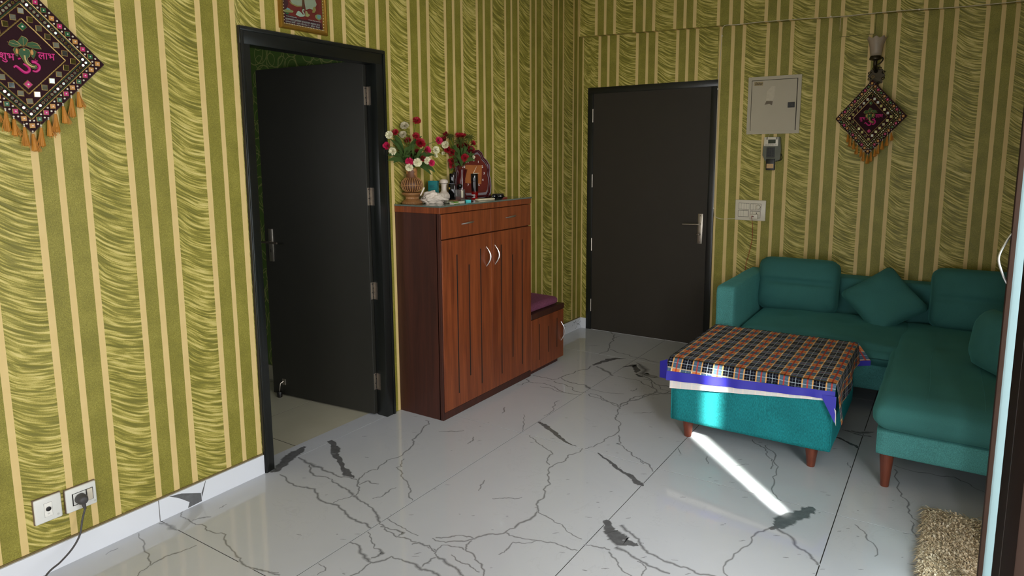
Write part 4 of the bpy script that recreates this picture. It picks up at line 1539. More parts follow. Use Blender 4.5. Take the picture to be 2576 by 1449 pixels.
def tassel_mesh(seed, ln):
    r_ = random.Random(seed)
    bm = bmesh.new()
    tube(bm, [(0, 0.006, 0), (0, -0.010, 0)], 0.0007, 5, mi=1)
    for yb, rr_ in ((-0.004, 0.0034), (-0.010, 0.0026)):
        lathe(bm, [(0.0008, -rr_), (rr_ * 0.8, -rr_ * 0.6), (rr_, 0), (rr_ * 0.8, rr_ * 0.6), (0.0008, rr_)], 8, (0, yb, 0), mi=2)
    core = [(0.0022, -0.012), (0.0042, -0.018), (0.0058, -0.5 * ln), (0.0095, -ln * 0.96), (0.002, -ln)]
    g = []
    for r0, y in core:
        g.append([(r0 * math.cos(2 * math.pi * j / 14) * (1 + 0.18 * (j % 2)), y, r0 * math.sin(2 * math.pi * j / 14) * 0.8 * (1 + 0.18 * (j % 2))) for j in range(14)])
    rows(bm, g, close_u=True, mi=0, cap=True)
    sw = r_.uniform(-0.008, 0.008)
    for _ in range(26):
        a = r_.uniform(0, 2 * math.pi)
        e = r_.uniform(0.006, 0.016)
        L_ = ln * r_.uniform(0.82, 1.08)
        P = [(0.003 * math.cos(a), -0.014, 0.003 * math.sin(a)), (0.006 * math.cos(a) + sw * 0.3, -0.5 * ln, 0.005 * math.sin(a)), (e * math.cos(a) + sw, -L_, abs(e * math.sin(a)) * 0.7)]
        tube(bm, smooth_path(P, 3), 0.0007, 3, mi=0)
    return mesh_of(bm, 'tassel', [TASSEL, GOLD, PEARL], smooth=True)


TASSELS = [tassel_mesh(i, l) for i, l in enumerate((0.074, 0.08, 0.07, 0.078))]


def EMB(cx, cy):
    return ((cx - 560) * 0.0001385, -((cy - 725) - 0.18 * (cx - 560)) * 0.000151)


def hanging(label, matrix, n_gem, seed):
    r_ = random.Random(seed)
    h = thing('wall_hanging', label, 'wall hanging', group='mirror-work hangings', local=True)
    h.matrix_world = matrix
    bm = bmesh.new()
    prism(bm, [(HR, 0), (0, HR), (-HR, 0), (0, -HR)], 0.0, 0.007)
    build('velvet_panel', bm, VELVET, h)
    bm = bmesh.new()
    for a, b in zip(ringpts(HR, 1), ringpts(HR, 1)[1:] + ringpts(HR, 1)[:1]):
        tube(bm, [(*a, 0.005), (*b, 0.005)], 0.0022, 6)
    build('edge_cord', bm, mat('brown_edge_cord', (58, 34, 26), 0.6), h)
    for r, m, rad, nm in ((0.2135, GOLD, 0.0026, 'gold_braid'), (0.2075, GREENT, 0.0018, 'green_braid'), (0.1815, GREENT, 0.0018, 'green_braid'), (0.1755, GOLD, 0.0026, 'gold_braid'), (0.1265, GOLD, 0.0030, 'gold_braid')):
        bm = bmesh.new()
        c = ringpts(r, 1)
        for a, b in zip(c, c[1:] + c[:1]):
            n = 34
            P = [(a[0] + (b[0] - a[0]) * i / n, a[1] + (b[1] - a[1]) * i / n, 0.0078) for i in range(n + 1)]
            tube(bm, P, [rad * (1.0 if i % 2 else 0.72) for i in range(n + 1)], 5)
        build(nm, bm, m, h)
    for i, (x, y) in enumerate(ringpts(0.2345, n_gem)):
        place(GEMS[(i + 2 * (i // n_gem)) % 3], 'gem', h, Matrix.Translation((x, y, 0.007)) @ Matrix.Rotation(r_.uniform(-0.08, 0.08), 4, 'Z'))
    bm = bmesh.new()
    N = ringpts(0.2345, n_gem * 2)
    for i in range(1, len(N), 2):
        x, y = N[i]
        d = Vector((x, y)).normalized()
        sx_, sy_ = math.copysign(0.7071, x), math.copysign(0.7071, y)
        for s_ in (-1, 1):
            c = (x + sx_ * s_ * 0.0078, y + sy_ * s_ * 0.0078, 0.0085)
            lathe(bm, [(0.0012, -0.003), (0.0034, -0.001), (0.0036, 0.001), (0.002, 0.0032)], 8, c)
    build('pearl_row', bm, PEARL, h, smooth=True, kind='stuff')
    for i, (x, y) in enumerate(ringpts(0.1945, 19)):
        t = Matrix.Translation((x, y, 0.007)) @ Euler((r_.uniform(-.12, .12), r_.uniform(-.12, .12), 0)).to_matrix().to_4x4()
        place(RDM, 'round_mirror', h, t)
    for i, (x, y) in enumerate(ringpts(0.151, 6)):
        t = Matrix.Translation((x, y, 0.007)) @ Euler((r_.uniform(-.14, .14), r_.uniform(-.14, .14), r_.uniform(-.06, .06))).to_matrix().to_4x4()
        place(SQM, 'square_mirror', h, t)
    for y, k_ in ((0.099, 1), (-0.094, 2)):
        place(GEMS[k_], 'gem', h, Matrix.Translation((0.0, y, 0.007)) @ Matrix.Rotation(math.pi / 4, 4, 'Z') @ Matrix.Diagonal((1.25, 1.25, 1, 1)))
    # the emblem: leaf crown, elephant head with curled trunk, om sign
    em = {
        'crown_leaf': [[(525, 270), (425, 390), (480, 450), (540, 500), (600, 470), (660, 375), (620, 320)],
                       [(225, 440), (290, 490), (400, 510), (500, 490), (430, 400), (350, 345), (260, 360)],
                       [(600, 490), (700, 545), (850, 580), (935, 590), (860, 460), (750, 415), (640, 430)]],
        'ear': [[(310, 560), (370, 700), (400, 720), (420, 640), (430, 540), (350, 515)],
                [(680, 600), (700, 740), (740, 790), (780, 730), (820, 640), (740, 570)]],
        'elephant_head': [[(440, 560), (420, 650), (480, 760), (540, 880), (640, 970), (740, 1030), (800, 1000), (770, 940), (680, 920), (610, 850), (600, 770), (650, 740), (680, 660), (660, 580), (540, 530)]],
    }
    for nm, polys in em.items():
        for poly in polys:
            pts = [EMB(*p) for p in poly]
            bm = bmesh.new()
            z = 0.0075 if nm != 'elephant_head' else 0.0092
            prism(bm, pts, 0.0065, z + 0.0008)
            piece = build(nm, bm, EMG, h)
            bm = bmesh.new()
            P = [(*p, z + 0.001) for p in pts]
            tube(bm, P + [P[0]], 0.0009, 5)
            c = Vector((sum(p[0] for p in pts) / len(pts), sum(p[1] for p in pts) / len(pts), z + 0.001))
            if nm == 'crown_leaf':
                tube(bm, [(*EMB(545, 505), z + 0.001), c, (c * 1.0) + (c - Vector((*EMB(545, 505), z + 0.001))) * 0.75], 0.0007, 5)
            build('gold_outline', bm, GOLD, piece)
    bm = bmesh.new()
    for cx, cy, rx, ry in ((385, 600, 26, 60), (715, 650, 30, 60), (545, 580, 26, 20)):
        x, y = EMB(cx, cy)
        prism(bm, [(x + rx * 0.00014 * math.cos(a), y + ry * 0.00015 * math.sin(a)) for a in [i * math.pi / 6 for i in range(12)]], 0.008, 0.0108)
    build('inner_ear', bm, TAN, h)
    bm = bmesh.new()
    trunk = [EMB(*p) for p in ((540, 700), (550, 800), (590, 890), (680, 960), (750, 975))]
    tube(bm, smooth_path([(*p, 0.0105) for p in trunk], 4), 0.0028, 6)
    build('trunk_stripe', bm, mat('pale_gold', (206, 182, 120), 0.35, 0.5), h)
    bm = bmesh.new()
    om1 = [(290, 950), (330, 915), (380, 950), (450, 1020), (530, 1080), (610, 1060), (625, 1000), (570, 930), (500, 880)]
    om2 = [(690, 870), (770, 880), (845, 950), (840, 1030), (770, 1080), (690, 1050)]
    for path, r0 in ((om1, 0.0050), (om2, 0.0050), ([(690, 830), (760, 850), (830, 845)], 0.0032), ([(770, 810), (785, 800)], 0.0032), ([(400, 770), (450, 760)], 0.0055)):
        P = smooth_path([(*EMB(*p), 0.0078) for p in path], 4)
        tube(bm, P, [r0 * (0.55 + 0.45 * math.sin(math.pi * min(1, max(0.06, i / (len(P) - 1))))) for i in range(len(P))], 6)
    build('om_sign', bm, PINK, h, smooth=True)
    for txt, cx, cy, sz in (('शुभ', 165, 765, 0.0345), ('लाभ', 1035, 830, 0.0345)):
        x, y = EMB(cx, cy)
        build('lettering', text_bm(txt, sz, Matrix.Translation((x, y, 0.0082)), 0.0012, sx=0.92, bold=0.0004), PINK, h)
    # tassels from the two lower edges
    for i in range(-6, 7):
        x = i * 0.0262 + r_.uniform(-0.003, 0.003)
        y = -(HR - abs(x)) + 0.004
        if i == 0:
            y += 0.004
        t = Matrix.Translation((x, y, 0.006 + 0.004 * (i % 2))) @ Matrix.Rotation(r_.uniform(-0.06, 0.06), 4, 'Z')
        place(TASSELS[i % 4], 'tassel', h, t)
    bm = bmesh.new()
    tube(bm, [(0, HR - 0.004, 0.004), (0, HR + 0.012, 0.004)], 0.0012, 5)
    g = [(0.009 * math.cos(a), HR + 0.021 + 0.009 * math.sin(a), 0.004) for a in [i * math.pi / 8 for i in range(17)]]
    tube(bm, g, 0.0016, 6)
    build('hanging_ring', bm, GOLD, h, smooth=True)
    return h


hanging('diamond maroon mirror-work hanging with golden tassels on the wall above the two sockets', on_left(-4.172, 1.874, 0.006), 10, 3)
m = on_back(2.214, 1.768, -0.075) @ Matrix.Rotation(math.radians(-14), 4, 'Y') @ Matrix.Diagonal((0.87, 0.955, 1, 1))
hanging('diamond maroon mirror-work hanging with golden tassels, hung from the wall lamp', m, 10, 4)

# ================================================================== WALL LAMP
BRONZE = mat('dark_antique_bronze', (52, 44, 28), 0.4, 0.7, var=0.4, scale=80, bump=0.5, bscale=300)
FROST = NT('frosted_lamp_glass')
FROST.base(FROST.mix(FROST.noise(FROST.coord(), 20, 3), lin(176, 152, 130), lin(208, 186, 164)), 0.45)
FROST.b.inputs['Transmission Weight'].default_value = 0.35
FROST.b.inputs['Subsurface Weight'].default_value = 0.2
lx0, ly0 = 2.222, -0.085
lamp = thing('wall_lamp', 'bronze wall lamp with a frosted scalloped glass shade above the hanging', 'lamp', (lx0, 0, 2.05))
bm = bmesh.new()
fr = on_back(lx0 + 0.004, 2.045)
poly = []
for i in range(48):
    a = 2 * math.pi * i / 48
    r = 1 + 0.12 * math.cos(8 * a) + 0.06 * math.sin(5 * a)
    poly.append((0.046 * r * math.cos(a), 0.056 * r * math.sin(a)))
prism(bm, poly, 0.0, 0.012, fr)
for i in range(8):
    a = 2 * math.pi * (i + 0.5) / 8
    c = fr @ Vector((0.044 * math.cos(a), 0.052 * math.sin(a), 0.012))
    P = [c + (fr.to_3x3() @ Vector((0.011 * math.cos(t) * (1 - t / 9), 0.011 * math.sin(t) * (1 - t / 9), 0.003))) for t in [k * 0.5 for k in range(14)]]
    tube(bm, P, 0.003, 6)
build('backplate', bm, BRONZE, lamp, smooth=True)
bm = bmesh.new()
tube(bm, smooth_path([(lx0, -0.01, 2.075), (lx0, -0.05, 2.085), (lx0, ly0, 2.11), (lx0, ly0, 2.15)], 6), [0.012] * 19, 10)
tube(bm, smooth_path([(lx0 + 0.008, ly0, 2.108), (lx0 + 0.03, ly0, 2.12), (lx0 + 0.044, ly0, 2.145), (lx0 + 0.032, ly0, 2.158), (lx0 + 0.02, ly0, 2.146)], 6), 0.0045, 8)
build('arm', bm, BRONZE, lamp, smooth=True)
bm = bmesh.new()
lathe(bm, [(0.014, 0), (0.036, 0.006), (0.038, 0.012), (0.036, 0.02), (0.032, 0.03)], 24, (lx0, ly0, 2.138))
build('shade_holder', bm, BRONZE, lamp, smooth=True)
bm = bmesh.new()
prof = [(0.020, 0.0), (0.033, 0.004), (0.037, 0.03), (0.040, 0.06), (0.047, 0.09), (0.058, 0.115), (0.060, 0.118), (0.056, 0.115), (0.045, 0.09), (0.038, 0.06), (0.035, 0.03), (0.031, 0.006)]


def scal(r, z, a):
    return r * (1 + (0.07 * max(0, (z - 0.07) / 0.05)) * math.cos(8 * a))


g = []
for r, z in prof:
    g.append([(lx0 + scal(r, z, 2 * math.pi * j / 48) * math.cos(2 * math.pi * j / 48), ly0 + scal(r, z, 2 * math.pi * j / 48) * math.sin(2 * math.pi * j / 48),
               2.166 + z + (0.006 * math.cos(8 * 2 * math.pi * j / 48) if z > 0.1 else 0)) for j in range(48)])
rows(bm, g, close_u=True)
build('glass_shade', bm, FROST.m, lamp, smooth='all')

# ================================================================== FRAMED PICTURE
GILT = mat('gilded_frame', (150, 112, 40), 0.35, 0.6, var=0.2, scale=40)
PY0, PY1, PZ0, PZ1 = -3.100, -2.814, 2.131, 2.531
pic = thing('framed_picture', 'gilt framed red devotional print with a white swan above the open door', 'picture', (0, (PY0 + PY1) / 2, PZ0))
bm = bmesh.new()


def moulding(bm, pts, w_, prof_):
    n = len(pts)
    cx_, cy_ = sum(p[0] for p in pts) / n, sum(p[1] for p in pts) / n
    g = []
    for inset, out in prof_:
        g.append([(out, y + math.copysign(inset, cx_ - y), z + math.copysign(inset, cy_ - z)) for y, z in pts])
    rows(bm, g, close_u=True)


rect = [(PY0, PZ0), (PY1, PZ0), (PY1, PZ1), (PY0, PZ1)]
moulding(bm, rect, 0.028, [(0.0, 0.001), (0.0, 0.014), (0.004, 0.020), (0.011, 0.021), (0.016, 0.015), (0.022, 0.013), (0.026, 0.009)])
build('frame', bm, GILT, pic, smooth=True)
bm = bmesh.new()
for i in range(26):
    t = i / 25
    for y, z in ((PY0 + 0.024 + (PY1 - PY0 - 0.048) * t, PZ0 + 0.0235), (PY0 + 0.0235, PZ0 + 0.024 + (PZ1 - PZ0 - 0.048) * t), (PY1 - 0.0235, PZ0 + 0.024 + (PZ1 - PZ0 - 0.048) * t)):
        box(bm, 0.0125, 0.0148, y - 0.0016, y + 0.0016, z - 0.0014, z + 0.0014)
build('bead_row', bm, mat('pale_bead', (226, 214, 170), 0.4), pic)
RED = mat('red_print', (150, 44, 40), 0.35, var=0.18, scale=18)
prn = build('print', boxes((0.002, 0.009, PY0 + 0.02, PY1 - 0.02, PZ0 + 0.02, PZ1 - 0.02)), RED, pic)
CW = 0.0759


def pp(x, y, e=0.0096):
    q = hit(680 + x * CW, y * CW, 'x', e)
    return q.y, q.z


def print_shape(name, polys, rgb, e):
    bm = bmesh.new()
    for poly in polys:
        pts = [pp(*p) for p in poly]
        ar = sum(pts[i][0] * pts[(i + 1) % len(pts)][1] - pts[(i + 1) % len(pts)][0] * pts[i][1] for i in range(len(pts)))
        if ar < 0:
            pts = pts[::-1]
        prism(bm, pts, 0.0088, e, frame((0, 0, 0), (0, 1, 0), (0, 0, 1), (1, 0, 0)))
    build(name, bm, mat('print_' + name, rgb, 0.4, var=0.15, scale=60), prn)


print_shape('maroon_band', [[(405, -60), (560, -60), (600, 120), (520, 330), (560, 470), (1000, 620), (1700, 760), (1735, 1010), (430, 770)]], (96, 34, 44), 0.0093)
print_shape('robe', [[(620, -80), (1050, -80), (1050, 190), (900, 190), (720, 110)], [(1120, -80), (1450, -80), (1540, 150), (1440, 330), (1300, 290), (1180, 330), (1140, 120)]], (190, 172, 146), 0.0096)
print_shape('gold_border', [[(640, 30), (720, 110), (900, 190), (1050, 200), (1050, 225), (880, 225), (700, 140), (630, 60)], [(1420, 250), (1470, 220), (1520, 330), (1460, 430), (1390, 420)]], (176, 140, 78), 0.0098)
print_shape('pillar', [[(1050, -80), (1120, -80), (1140, 330), (1050, 330)]], (120, 66, 42), 0.0097)
print_shape('swan', [[(845, 480), (900, 380), (940, 362), (1000, 400), (1080, 490), (1110, 480), (1060, 380), (1060, 320), (1100, 300), (1135, 330), (1120, 350), (1095, 335), (1085, 370), (1140, 460), (1145, 530), (1080, 555), (980, 555), (890, 510)]], (206, 200, 178), 0.0100)
print_shape('offering_plate', [[(440, 330), (520, 300), (640, 300), (770, 370), (740, 420), (600, 410), (460, 390)], [(1480, 520), (1560, 470), (1680, 500), (1700, 620), (1620, 690), (1500, 600)]], (164, 148, 92), 0.0097)
print_shape('fruit', [[(520, 300), (570, 250), (660, 300), (640, 330), (560, 320)], [(1540, 510), (1640, 490), (1690, 560), (1620, 640), (1560, 590)]], (136, 160, 158), 0.0099)
print_shape('leaf', [[(500, 410), (560, 420), (630, 430), (590, 470), (520, 450)]], (40, 112, 66), 0.0099)
print_shape('lotus', [[(1165, 360), (1220, 380), (1240, 440), (1320, 500), (1250, 560), (1160, 540)]], (196, 168, 110), 0.0099)


def devanagari(t):
    """put the short-i sign before its consonant, as it is written"""
    out = []
    for ch in t:
        if ch == '\u093f' and out:
            k_ = len(out) - 1
            while k_ >= 2 and out[k_ - 1] == '\u094d':
                k_ -= 2
            out.insert(k_, ch)
        else:
            out.append(ch)
    return out


PWHITE = mat('print_white_lettering', (222, 206, 196), 0.4)
for s_, x, y, sz, w_ in (('मां शारदे वर दे वीणावादिनी', 700, 560, 0.0062, 0.05), ('महासरस्वती पूजनोत्सव एवं महायज्ञ अनुष्ठान-2013', 1085, 730, 0.0118, 0.165),
                         ('इनकम टैक्स कालोनी', 1460, 700, 0.0062, 0.06), ('आयोजक समिति   हनुमान मंदिर वार्ड नं. 7  हरिद्वार  दिल्ली', 1085, 815, 0.0088, 0.165), ('सौजन्य से मुद्रक   सम्पर्क सूत्र   समस्त भक्तगण   धन्यवाद', 1085, 880, 0.0062, 0.165)):
    yy, zz = pp(x, y)
    s_ = ''.join(devanagari(s_))
    b = text_bm(s_, sz, Matrix.Identity(4), 0.0001)
    xs = [v.co.x for v in b.verts]
    k_ = w_ * 1.25 / (max(xs) - min(xs))
    b.transform(on_left(yy, zz - sz * 0.3, 0.0099) @ Matrix.Diagonal((k_, 1, 1, 1)))
    build('lettering', b, PWHITE, prn)
build('glazing', boxes((0.0106, 0.0112, PY0 + 0.02, PY1 - 0.02, PZ0 + 0.02, PZ1 - 0.02)), GLASS, pic)

# ================================================================== ELECTRICS ON THE BACK WALL
BOXG = mat('grey_beige_enamel', (178, 168, 146), 0.4, var=0.05, scale=9)
WPL = mat('ivory_plastic', (214, 205, 186), 0.35, var=0.04)
DARKP = mat('black_plastic', (26, 25, 24), 0.4)
GAP = mat('dark_panel_gap', (46, 42, 34), 0.8)
bx0, bx1, bz0, bz1 = 1.388, 1.757, 1.676, 2.090
pb = thing('distribution_box', 'flat grey metal fuse box with a small black latch on the striped wall', 'fuse box', ((bx0 + bx1) / 2, 0, bz0))
bm = bmesh.new()
rows(bm, [[(bx0 + (i_ if k_ in (0, 3) else 0) - (i_ if k_ in (1, 2) else 0) + (bx1 - bx0) * (k_ in (1, 2)), y_, bz0 + (i_ if k_ in (0, 1) else -i_) + (bz1 - bz0) * (k_ in (2, 3))) for k_ in range(4)] for i_, y_ in ((0, 0), (0, -0.012), (0.024, -0.012), (0.024, -0.004))], close_u=True)
build('frame', bm, BOXG, pb)
build('shadow_gap', boxes((bx0 + 0.02, bx1 - 0.02, -0.007, -0.002, bz0 + 0.015, bz1 - 0.02)), GAP, pb)
dd = build('door', boxes((bx0 + 0.0275, bx1 - 0.0295, -0.0125, -0.004, bz0 + 0.0225, bz1 - 0.0275), bev=0.001), BOXG, pb)
a, b = hit(1982, 257, 'y', -0.012), hit(1999, 270, 'y', -0.012)
build('latch', boxes((a.x, b.x, -0.017, -0.012, b.z, a.z), bev=0.002), DARKP, dd)
build('latch_slot', boxes(((a.x + b.x) / 2 - 0.004, (a.x + b.x) / 2 + 0.012, -0.0185, -0.0165, b.z + 0.008, a.z - 0.008), bev=0.001), mat('dark_grey_plastic', (52, 50, 46), 0.5), dd)
a, b = hit(1898, 207, 'y', -0.0125), hit(1919.5, 215, 'y', -0.0125)
build('name_plate', boxes((a.x, b.x, -0.0138, -0.012, b.z, a.z), bev=0.0004), mat('tan_name_plate', (150, 132, 92), 0.5), dd)
c = (a + b) / 2
bmx = text_bm('Delvar', 0.024, on_back(c.x, c.z - 0.008, -0.0139) @ Matrix(((1, 0.25, 0, 0), (0, 1, 0, 0), (0, 0, 1, 0), (0, 0, 0, 1))), 0.0003, sx=0.78, bold=0.0004)
build('lettering', bmx, mat('dark_brown_print', (44, 34, 18), 0.6), dd)


def flat_on_back(name, pts, m, parent, y, d=0.0004):
    bm = bmesh.new()
    P = [hit(u, v, 'y', y) for u, v in pts]
    q = [(p.x, p.z) for p in P]
    ar = sum(q[i][0] * q[(i + 1) % len(q)][1] - q[(i + 1) % len(q)][0] * q[i][1] for i in range(len(q)))
    if ar < 0:
        q = q[::-1]
    prism(bm, q, -y - 0.0006, -y + d, on_back(0, 0, 0))
    return build(name, bm, m, parent)


flat_on_back('tape_residue', [(1930, 229), (1937, 222), (1942, 217), (1951, 217), (1948, 240), (1944, 256), (1927, 255)], mat('yellowed_tape', (190, 180, 158), 0.3, var=0.15, scale=60), dd, -0.0127)
flat_on_back('grime', [(1928, 254), (1944, 254), (1942, 265), (1935, 261), (1923, 264)], mat('grey_grime', (112, 100, 82), 0.7, var=0.3, scale=120), dd, -0.0129)

mx0, mx1 = 1.520, 1.640
mt = thing('prepaid_meter', 'small grey and white keypad meter hanging under the fuse box', 'meter', (1.58, 0, 1.49))
bm = bmesh.new()
prism(bm, [(mx0 + 0.012, 1.652), (mx0 - 0.002, 1.58), (mx0 - 0.004, 1.52), (mx0 + 0.016, 1.478), (mx1 - 0.03, 1.472), (mx1 + 0.0, 1.49), (mx1 + 0.004, 1.56), (mx1 - 0.006, 1.652)][::-1], 0.0, 0.032, on_back(0, 0, 0))
build('body', bm, mat('smoky_grey_plastic', (92, 94, 82), 0.25, var=0.15), mt)
bm = boxes((mx0 + 0.004, mx1 - 0.016, -0.038, -0.028, 1.585, 1.652), bev=0.004)
fp = build('display_face', bm, WPL, mt, smooth=True)
build('screen', boxes((mx0 + 0.034, mx0 + 0.086, -0.0392, -0.0375, 1.606, 1.634)), mat('green_grey_lcd', (62, 68, 56), 0.15), fp)
for c_ in (mx0 + 0.022, mx0 + 0.091):
    build('clip', boxes((c_, c_ + 0.006, -0.0395, -0.037, 1.634, 1.652)), DARKP, fp)
build('lettering', text_bm('SECURE METERS LTD', 0.0085, on_back((mx0 + mx1) / 2 - 0.006, 1.592, -0.0384), 0.0002), mat('dark_print', (40, 38, 34), 0.6), fp)
kp = build('keypad', boxes((mx0 + 0.024, mx0 + 0.082, -0.036, -0.030, 1.503, 1.578), bev=0.002), mat('dark_keypad', (48, 48, 44), 0.5), mt)
for i in range(4):
    for j in range(3):
        build('key', boxes((mx0 + 0.031 + 0.016 * j, mx0 + 0.042 + 0.016 * j, -0.039, -0.035, 1.562 - 0.016 * i, 1.573 - 0.016 * i), bev=0.0015), DARKP, kp)
pl = build('connector', boxes((1.546, 1.606, -0.046, -0.012, 1.412, 1.494), bev=0.003), DARKP, mt, smooth=True)
build('connector_label', boxes((1.552, 1.600, -0.0468, -0.045, 1.426, 1.458)), mat('tan_paper_label', (196, 158, 110), 0.6, var=0.12, scale=90), pl)
bm = bmesh.new()
tube(bm, smooth_path([(1.560, -0.01, 1.68), (1.553, -0.015, 1.665), (1.548, -0.018, 1.648)]), 0.0016, 6)
build('wire', bm, mat('thin_pale_wire', (190, 176, 140), 0.5), mt, smooth=True)
bm = bmesh.new()
tube(bm, smooth_path([(1.610, -0.03, 1.478), (1.640, -0.03, 1.482), (1.654, -0.026, 1.500), (1.644, -0.02, 1.53)]), 0.003, 6)
build('seal_wire', bm, DARKP, mt, smooth=True)

# switchboard
sx0, sx1, sz0, sz1 = 1.329, 1.553, 1.031, 1.186
sb = thing('switchboard', 'ivory modular switchboard with eight switches and a round fan dial', 'switchboard', ((sx0 + sx1) / 2, 0, sz0))
build('plate', boxes((sx0, sx1, -0.013, 0, sz0, sz1), bev=0.004), WPL, sb, smooth=True)


def swx(cx):
    return sx0 + (cx - 462) / (975 - 462) * (sx1 - sx0)


def swz(cy):
    return sz1 - (cy - 148) / (495 - 148) * (sz1 - sz0)


def module(name, a, b, c, d, y0_=-0.0155, m=WPL):
    return build(name, boxes((swx(a) + 0.0004, swx(b) - 0.0004, y0_, -0.012, swz(d), swz(c)), bev=0.0008), m, sb)


build('module_recess', boxes((swx(521), swx(701), -0.0134, -0.012, swz(309), swz(202)), (swx(721), swx(899), -0.0134, -0.012, swz(318), swz(206)),
                             (swx(516), swx(694), -0.0134, -0.012, swz(436), swz(326)), (swx(721), swx(892), -0.0134, -0.012, swz(450), swz(330))), GAP, sb)
for k_ in range(4):
    module('switch', 525 + 44 * k_, 569 + 44 * k_, 206, 305)
for k_ in range(2):
    module('switch', 725 + 42 * k_, 767 + 42 * k_, 211, 313)
    module('switch', 520 + 44 * k_, 564 + 44 * k_, 331, 431)
module('blank_module', 608, 690, 331, 431)
module('socket_module', 765, 888, 336, 446)
module('switch', 725, 765, 336, 446)
module('dial_module', 809, 895, 211, 313)
bm = bmesh.new()
lathe(bm, [(0.0165, 0), (0.0165, 0.008), (0.014, 0.010)], 24)
bm.transform(on_back(swx(850), swz(265), -0.0148))
dl = build('fan_dial', bm, WPL, sb, smooth=True)
bm = bmesh.new()
tube(bm, [(swx(850) + 0.0172 * math.cos(t), -0.0158, swz(265) + 0.0172 * math.sin(t)) for t in [i * math.pi / 12 for i in range(25)]], 0.0007, 5)
build('dial_ring', bm, GAP, dl)
bm = bmesh.new()
lathe(bm, [(0.0042, 0), (0.0042, 0.0006)], 14)
bm.transform(on_back(swx(828), swz(366), -0.0156))
build('socket_hole', bm, DARKP, sb)
ch = thing('phone_charger', 'white plug charger with a thin red cord in the switchboard socket', 'charger', (swx(795), -0.013, swz(420)))
build('body', boxes((swx(735), swx(862), -0.042, -0.0135, swz(462), swz(384)), bev=0.004), WPL, ch, smooth=True)
build('usb_port', boxes((swx(768), swx(800), -0.0428, -0.0415, swz(424), swz(414))), GAP, ch)
bm = bmesh.new()
P = [(swx(783), -0.043, swz(418)), (swx(770), -0.052, swz(424)), (1.4715, -0.04, 0.99), (1.470, -0.03, 0.90), (1.4495, -0.03, 0.775), (1.431, -0.035, 0.668), (1.435, -0.03, 0.40), (1.43, -0.03, 0.10)]
tube(bm, smooth_path(P, 6), 0.0018, 6)
build('red_cord', bm, mat('red_cord', (150, 34, 22), 0.5), ch, smooth=True)

# white wire stapled along the beam and down the door frame
wr = thing('white_cable', 'thin white cable clipped along the beam and down the entrance door frame', 'cable', (1.165, -0.016, 1.03))
bm = bmesh.new()
P = [(3.05, -BEAM - 0.003, zbeam(3.05) + 0.004)]
for x_ in (2.7, 2.35, 2.0, 1.7, 1.45, 1.3):
    P.append((x_, -BEAM - 0.003, zbeam(x_) - 0.001 + 0.004 * math.sin(x_ * 9)))
P += [(1.215, -BEAM - 0.001, zbeam(1.2) - 0.003), (1.186, -0.035, 2.45), (1.176, -0.006, 2.40), (1.170, -0.005, 2.25), (1.166, -0.016, 2.07), (1.166, -0.018, 1.7), (1.167, -0.018, 1.3), (1.167, -0.017, 1.10),
      (1.180, -0.008, 1.048), (1.225, -0.005, 1.033), (1.28, -0.005, 1.036), (1.331, -0.006, 1.040)]
tube(bm, smooth_path(P, 6), 0.0023, 6)
build('wire', bm, mat('white_pvc_wire', (206, 196, 170), 0.45), wr, smooth=True)
for x_, y_, z_ in ((2.45, -BEAM - 0.004, zbeam(2.45)), (1.93, -BEAM - 0.004, zbeam(1.93)), (1.178, -0.006, 2.41), (1.166, -0.018, 2.02), (1.167, -0.018, 1.115)):
    build('clip', boxes((x_ - 0.005, x_ + 0.005, y_ - 0.004, y_ + 0.004, z_ - 0.004, z_ + 0.004), bev=0.001), WPL, wr)

# painted-over junction cover by the lamp
jc = thing('junction_cover', 'flat junction box cover painted in the same stripes, just above the wall lamp', 'cover plate', (2.09, 0, 2.325))
bm = bmesh.new()
uvl = bm.loops.layers.uv.new('UVMap')
for i, (a, b, mi) in enumerate(spans([(s + 0.006, e + 0.006) for s, e in B_STR], 1.985, 2.200)):
    for q in ([(a, -0.014, 2.325), (b, -0.014, 2.322), (b, -0.014, 2.448), (a, -0.014, 2.452)],):
        f = bm.faces.new([bm.verts.new(p) for p in q])
        f.material_index = mi
        for l, (u_, v_) in zip(f.loops, ((0, 2.32), (1, 2.32), (1, 2.45), (0, 2.45))):
            l[uvl].uv = (u_, v_ + 7.7 * (i + 1))
build('painted_face', bm, WALLMATS, jc, normals=False)
build('edge', boxes((1.985, 2.200, -0.0138, 0.0, 2.323, 2.449)), mat('olive_painted_edge', (96, 92, 36), 0.5), jc)
build('torn_edge', boxes((1.986, 2.19, -0.0152, -0.012, 2.449, 2.455), (1.983, 1.988, -0.0152, -0.012, 2.36, 2.45)), mat('bare_plaster_edge', (188, 170, 122), 0.8, var=0.2, scale=60), jc)

# ================================================================== SOCKETS BY THE FLOOR
GREYW = mat('grey_white_plastic', (222, 222, 216), 0.3, var=0.05, scale=30)
GRIM = mat('grimy_side', (120, 100, 84), 0.6, var=0.3, scale=80)


def plate_left(root, a, b, c, d):
    build('back_box', boxes((0, 0.008, a - 0.001, b + 0.001, c - 0.001, d + 0.001), bev=0.001), GRIM, root)
    return build('plate', boxes((0.006, 0.017, a, b, c, d), bev=0.006, seg=3), GREYW, root, smooth=True)


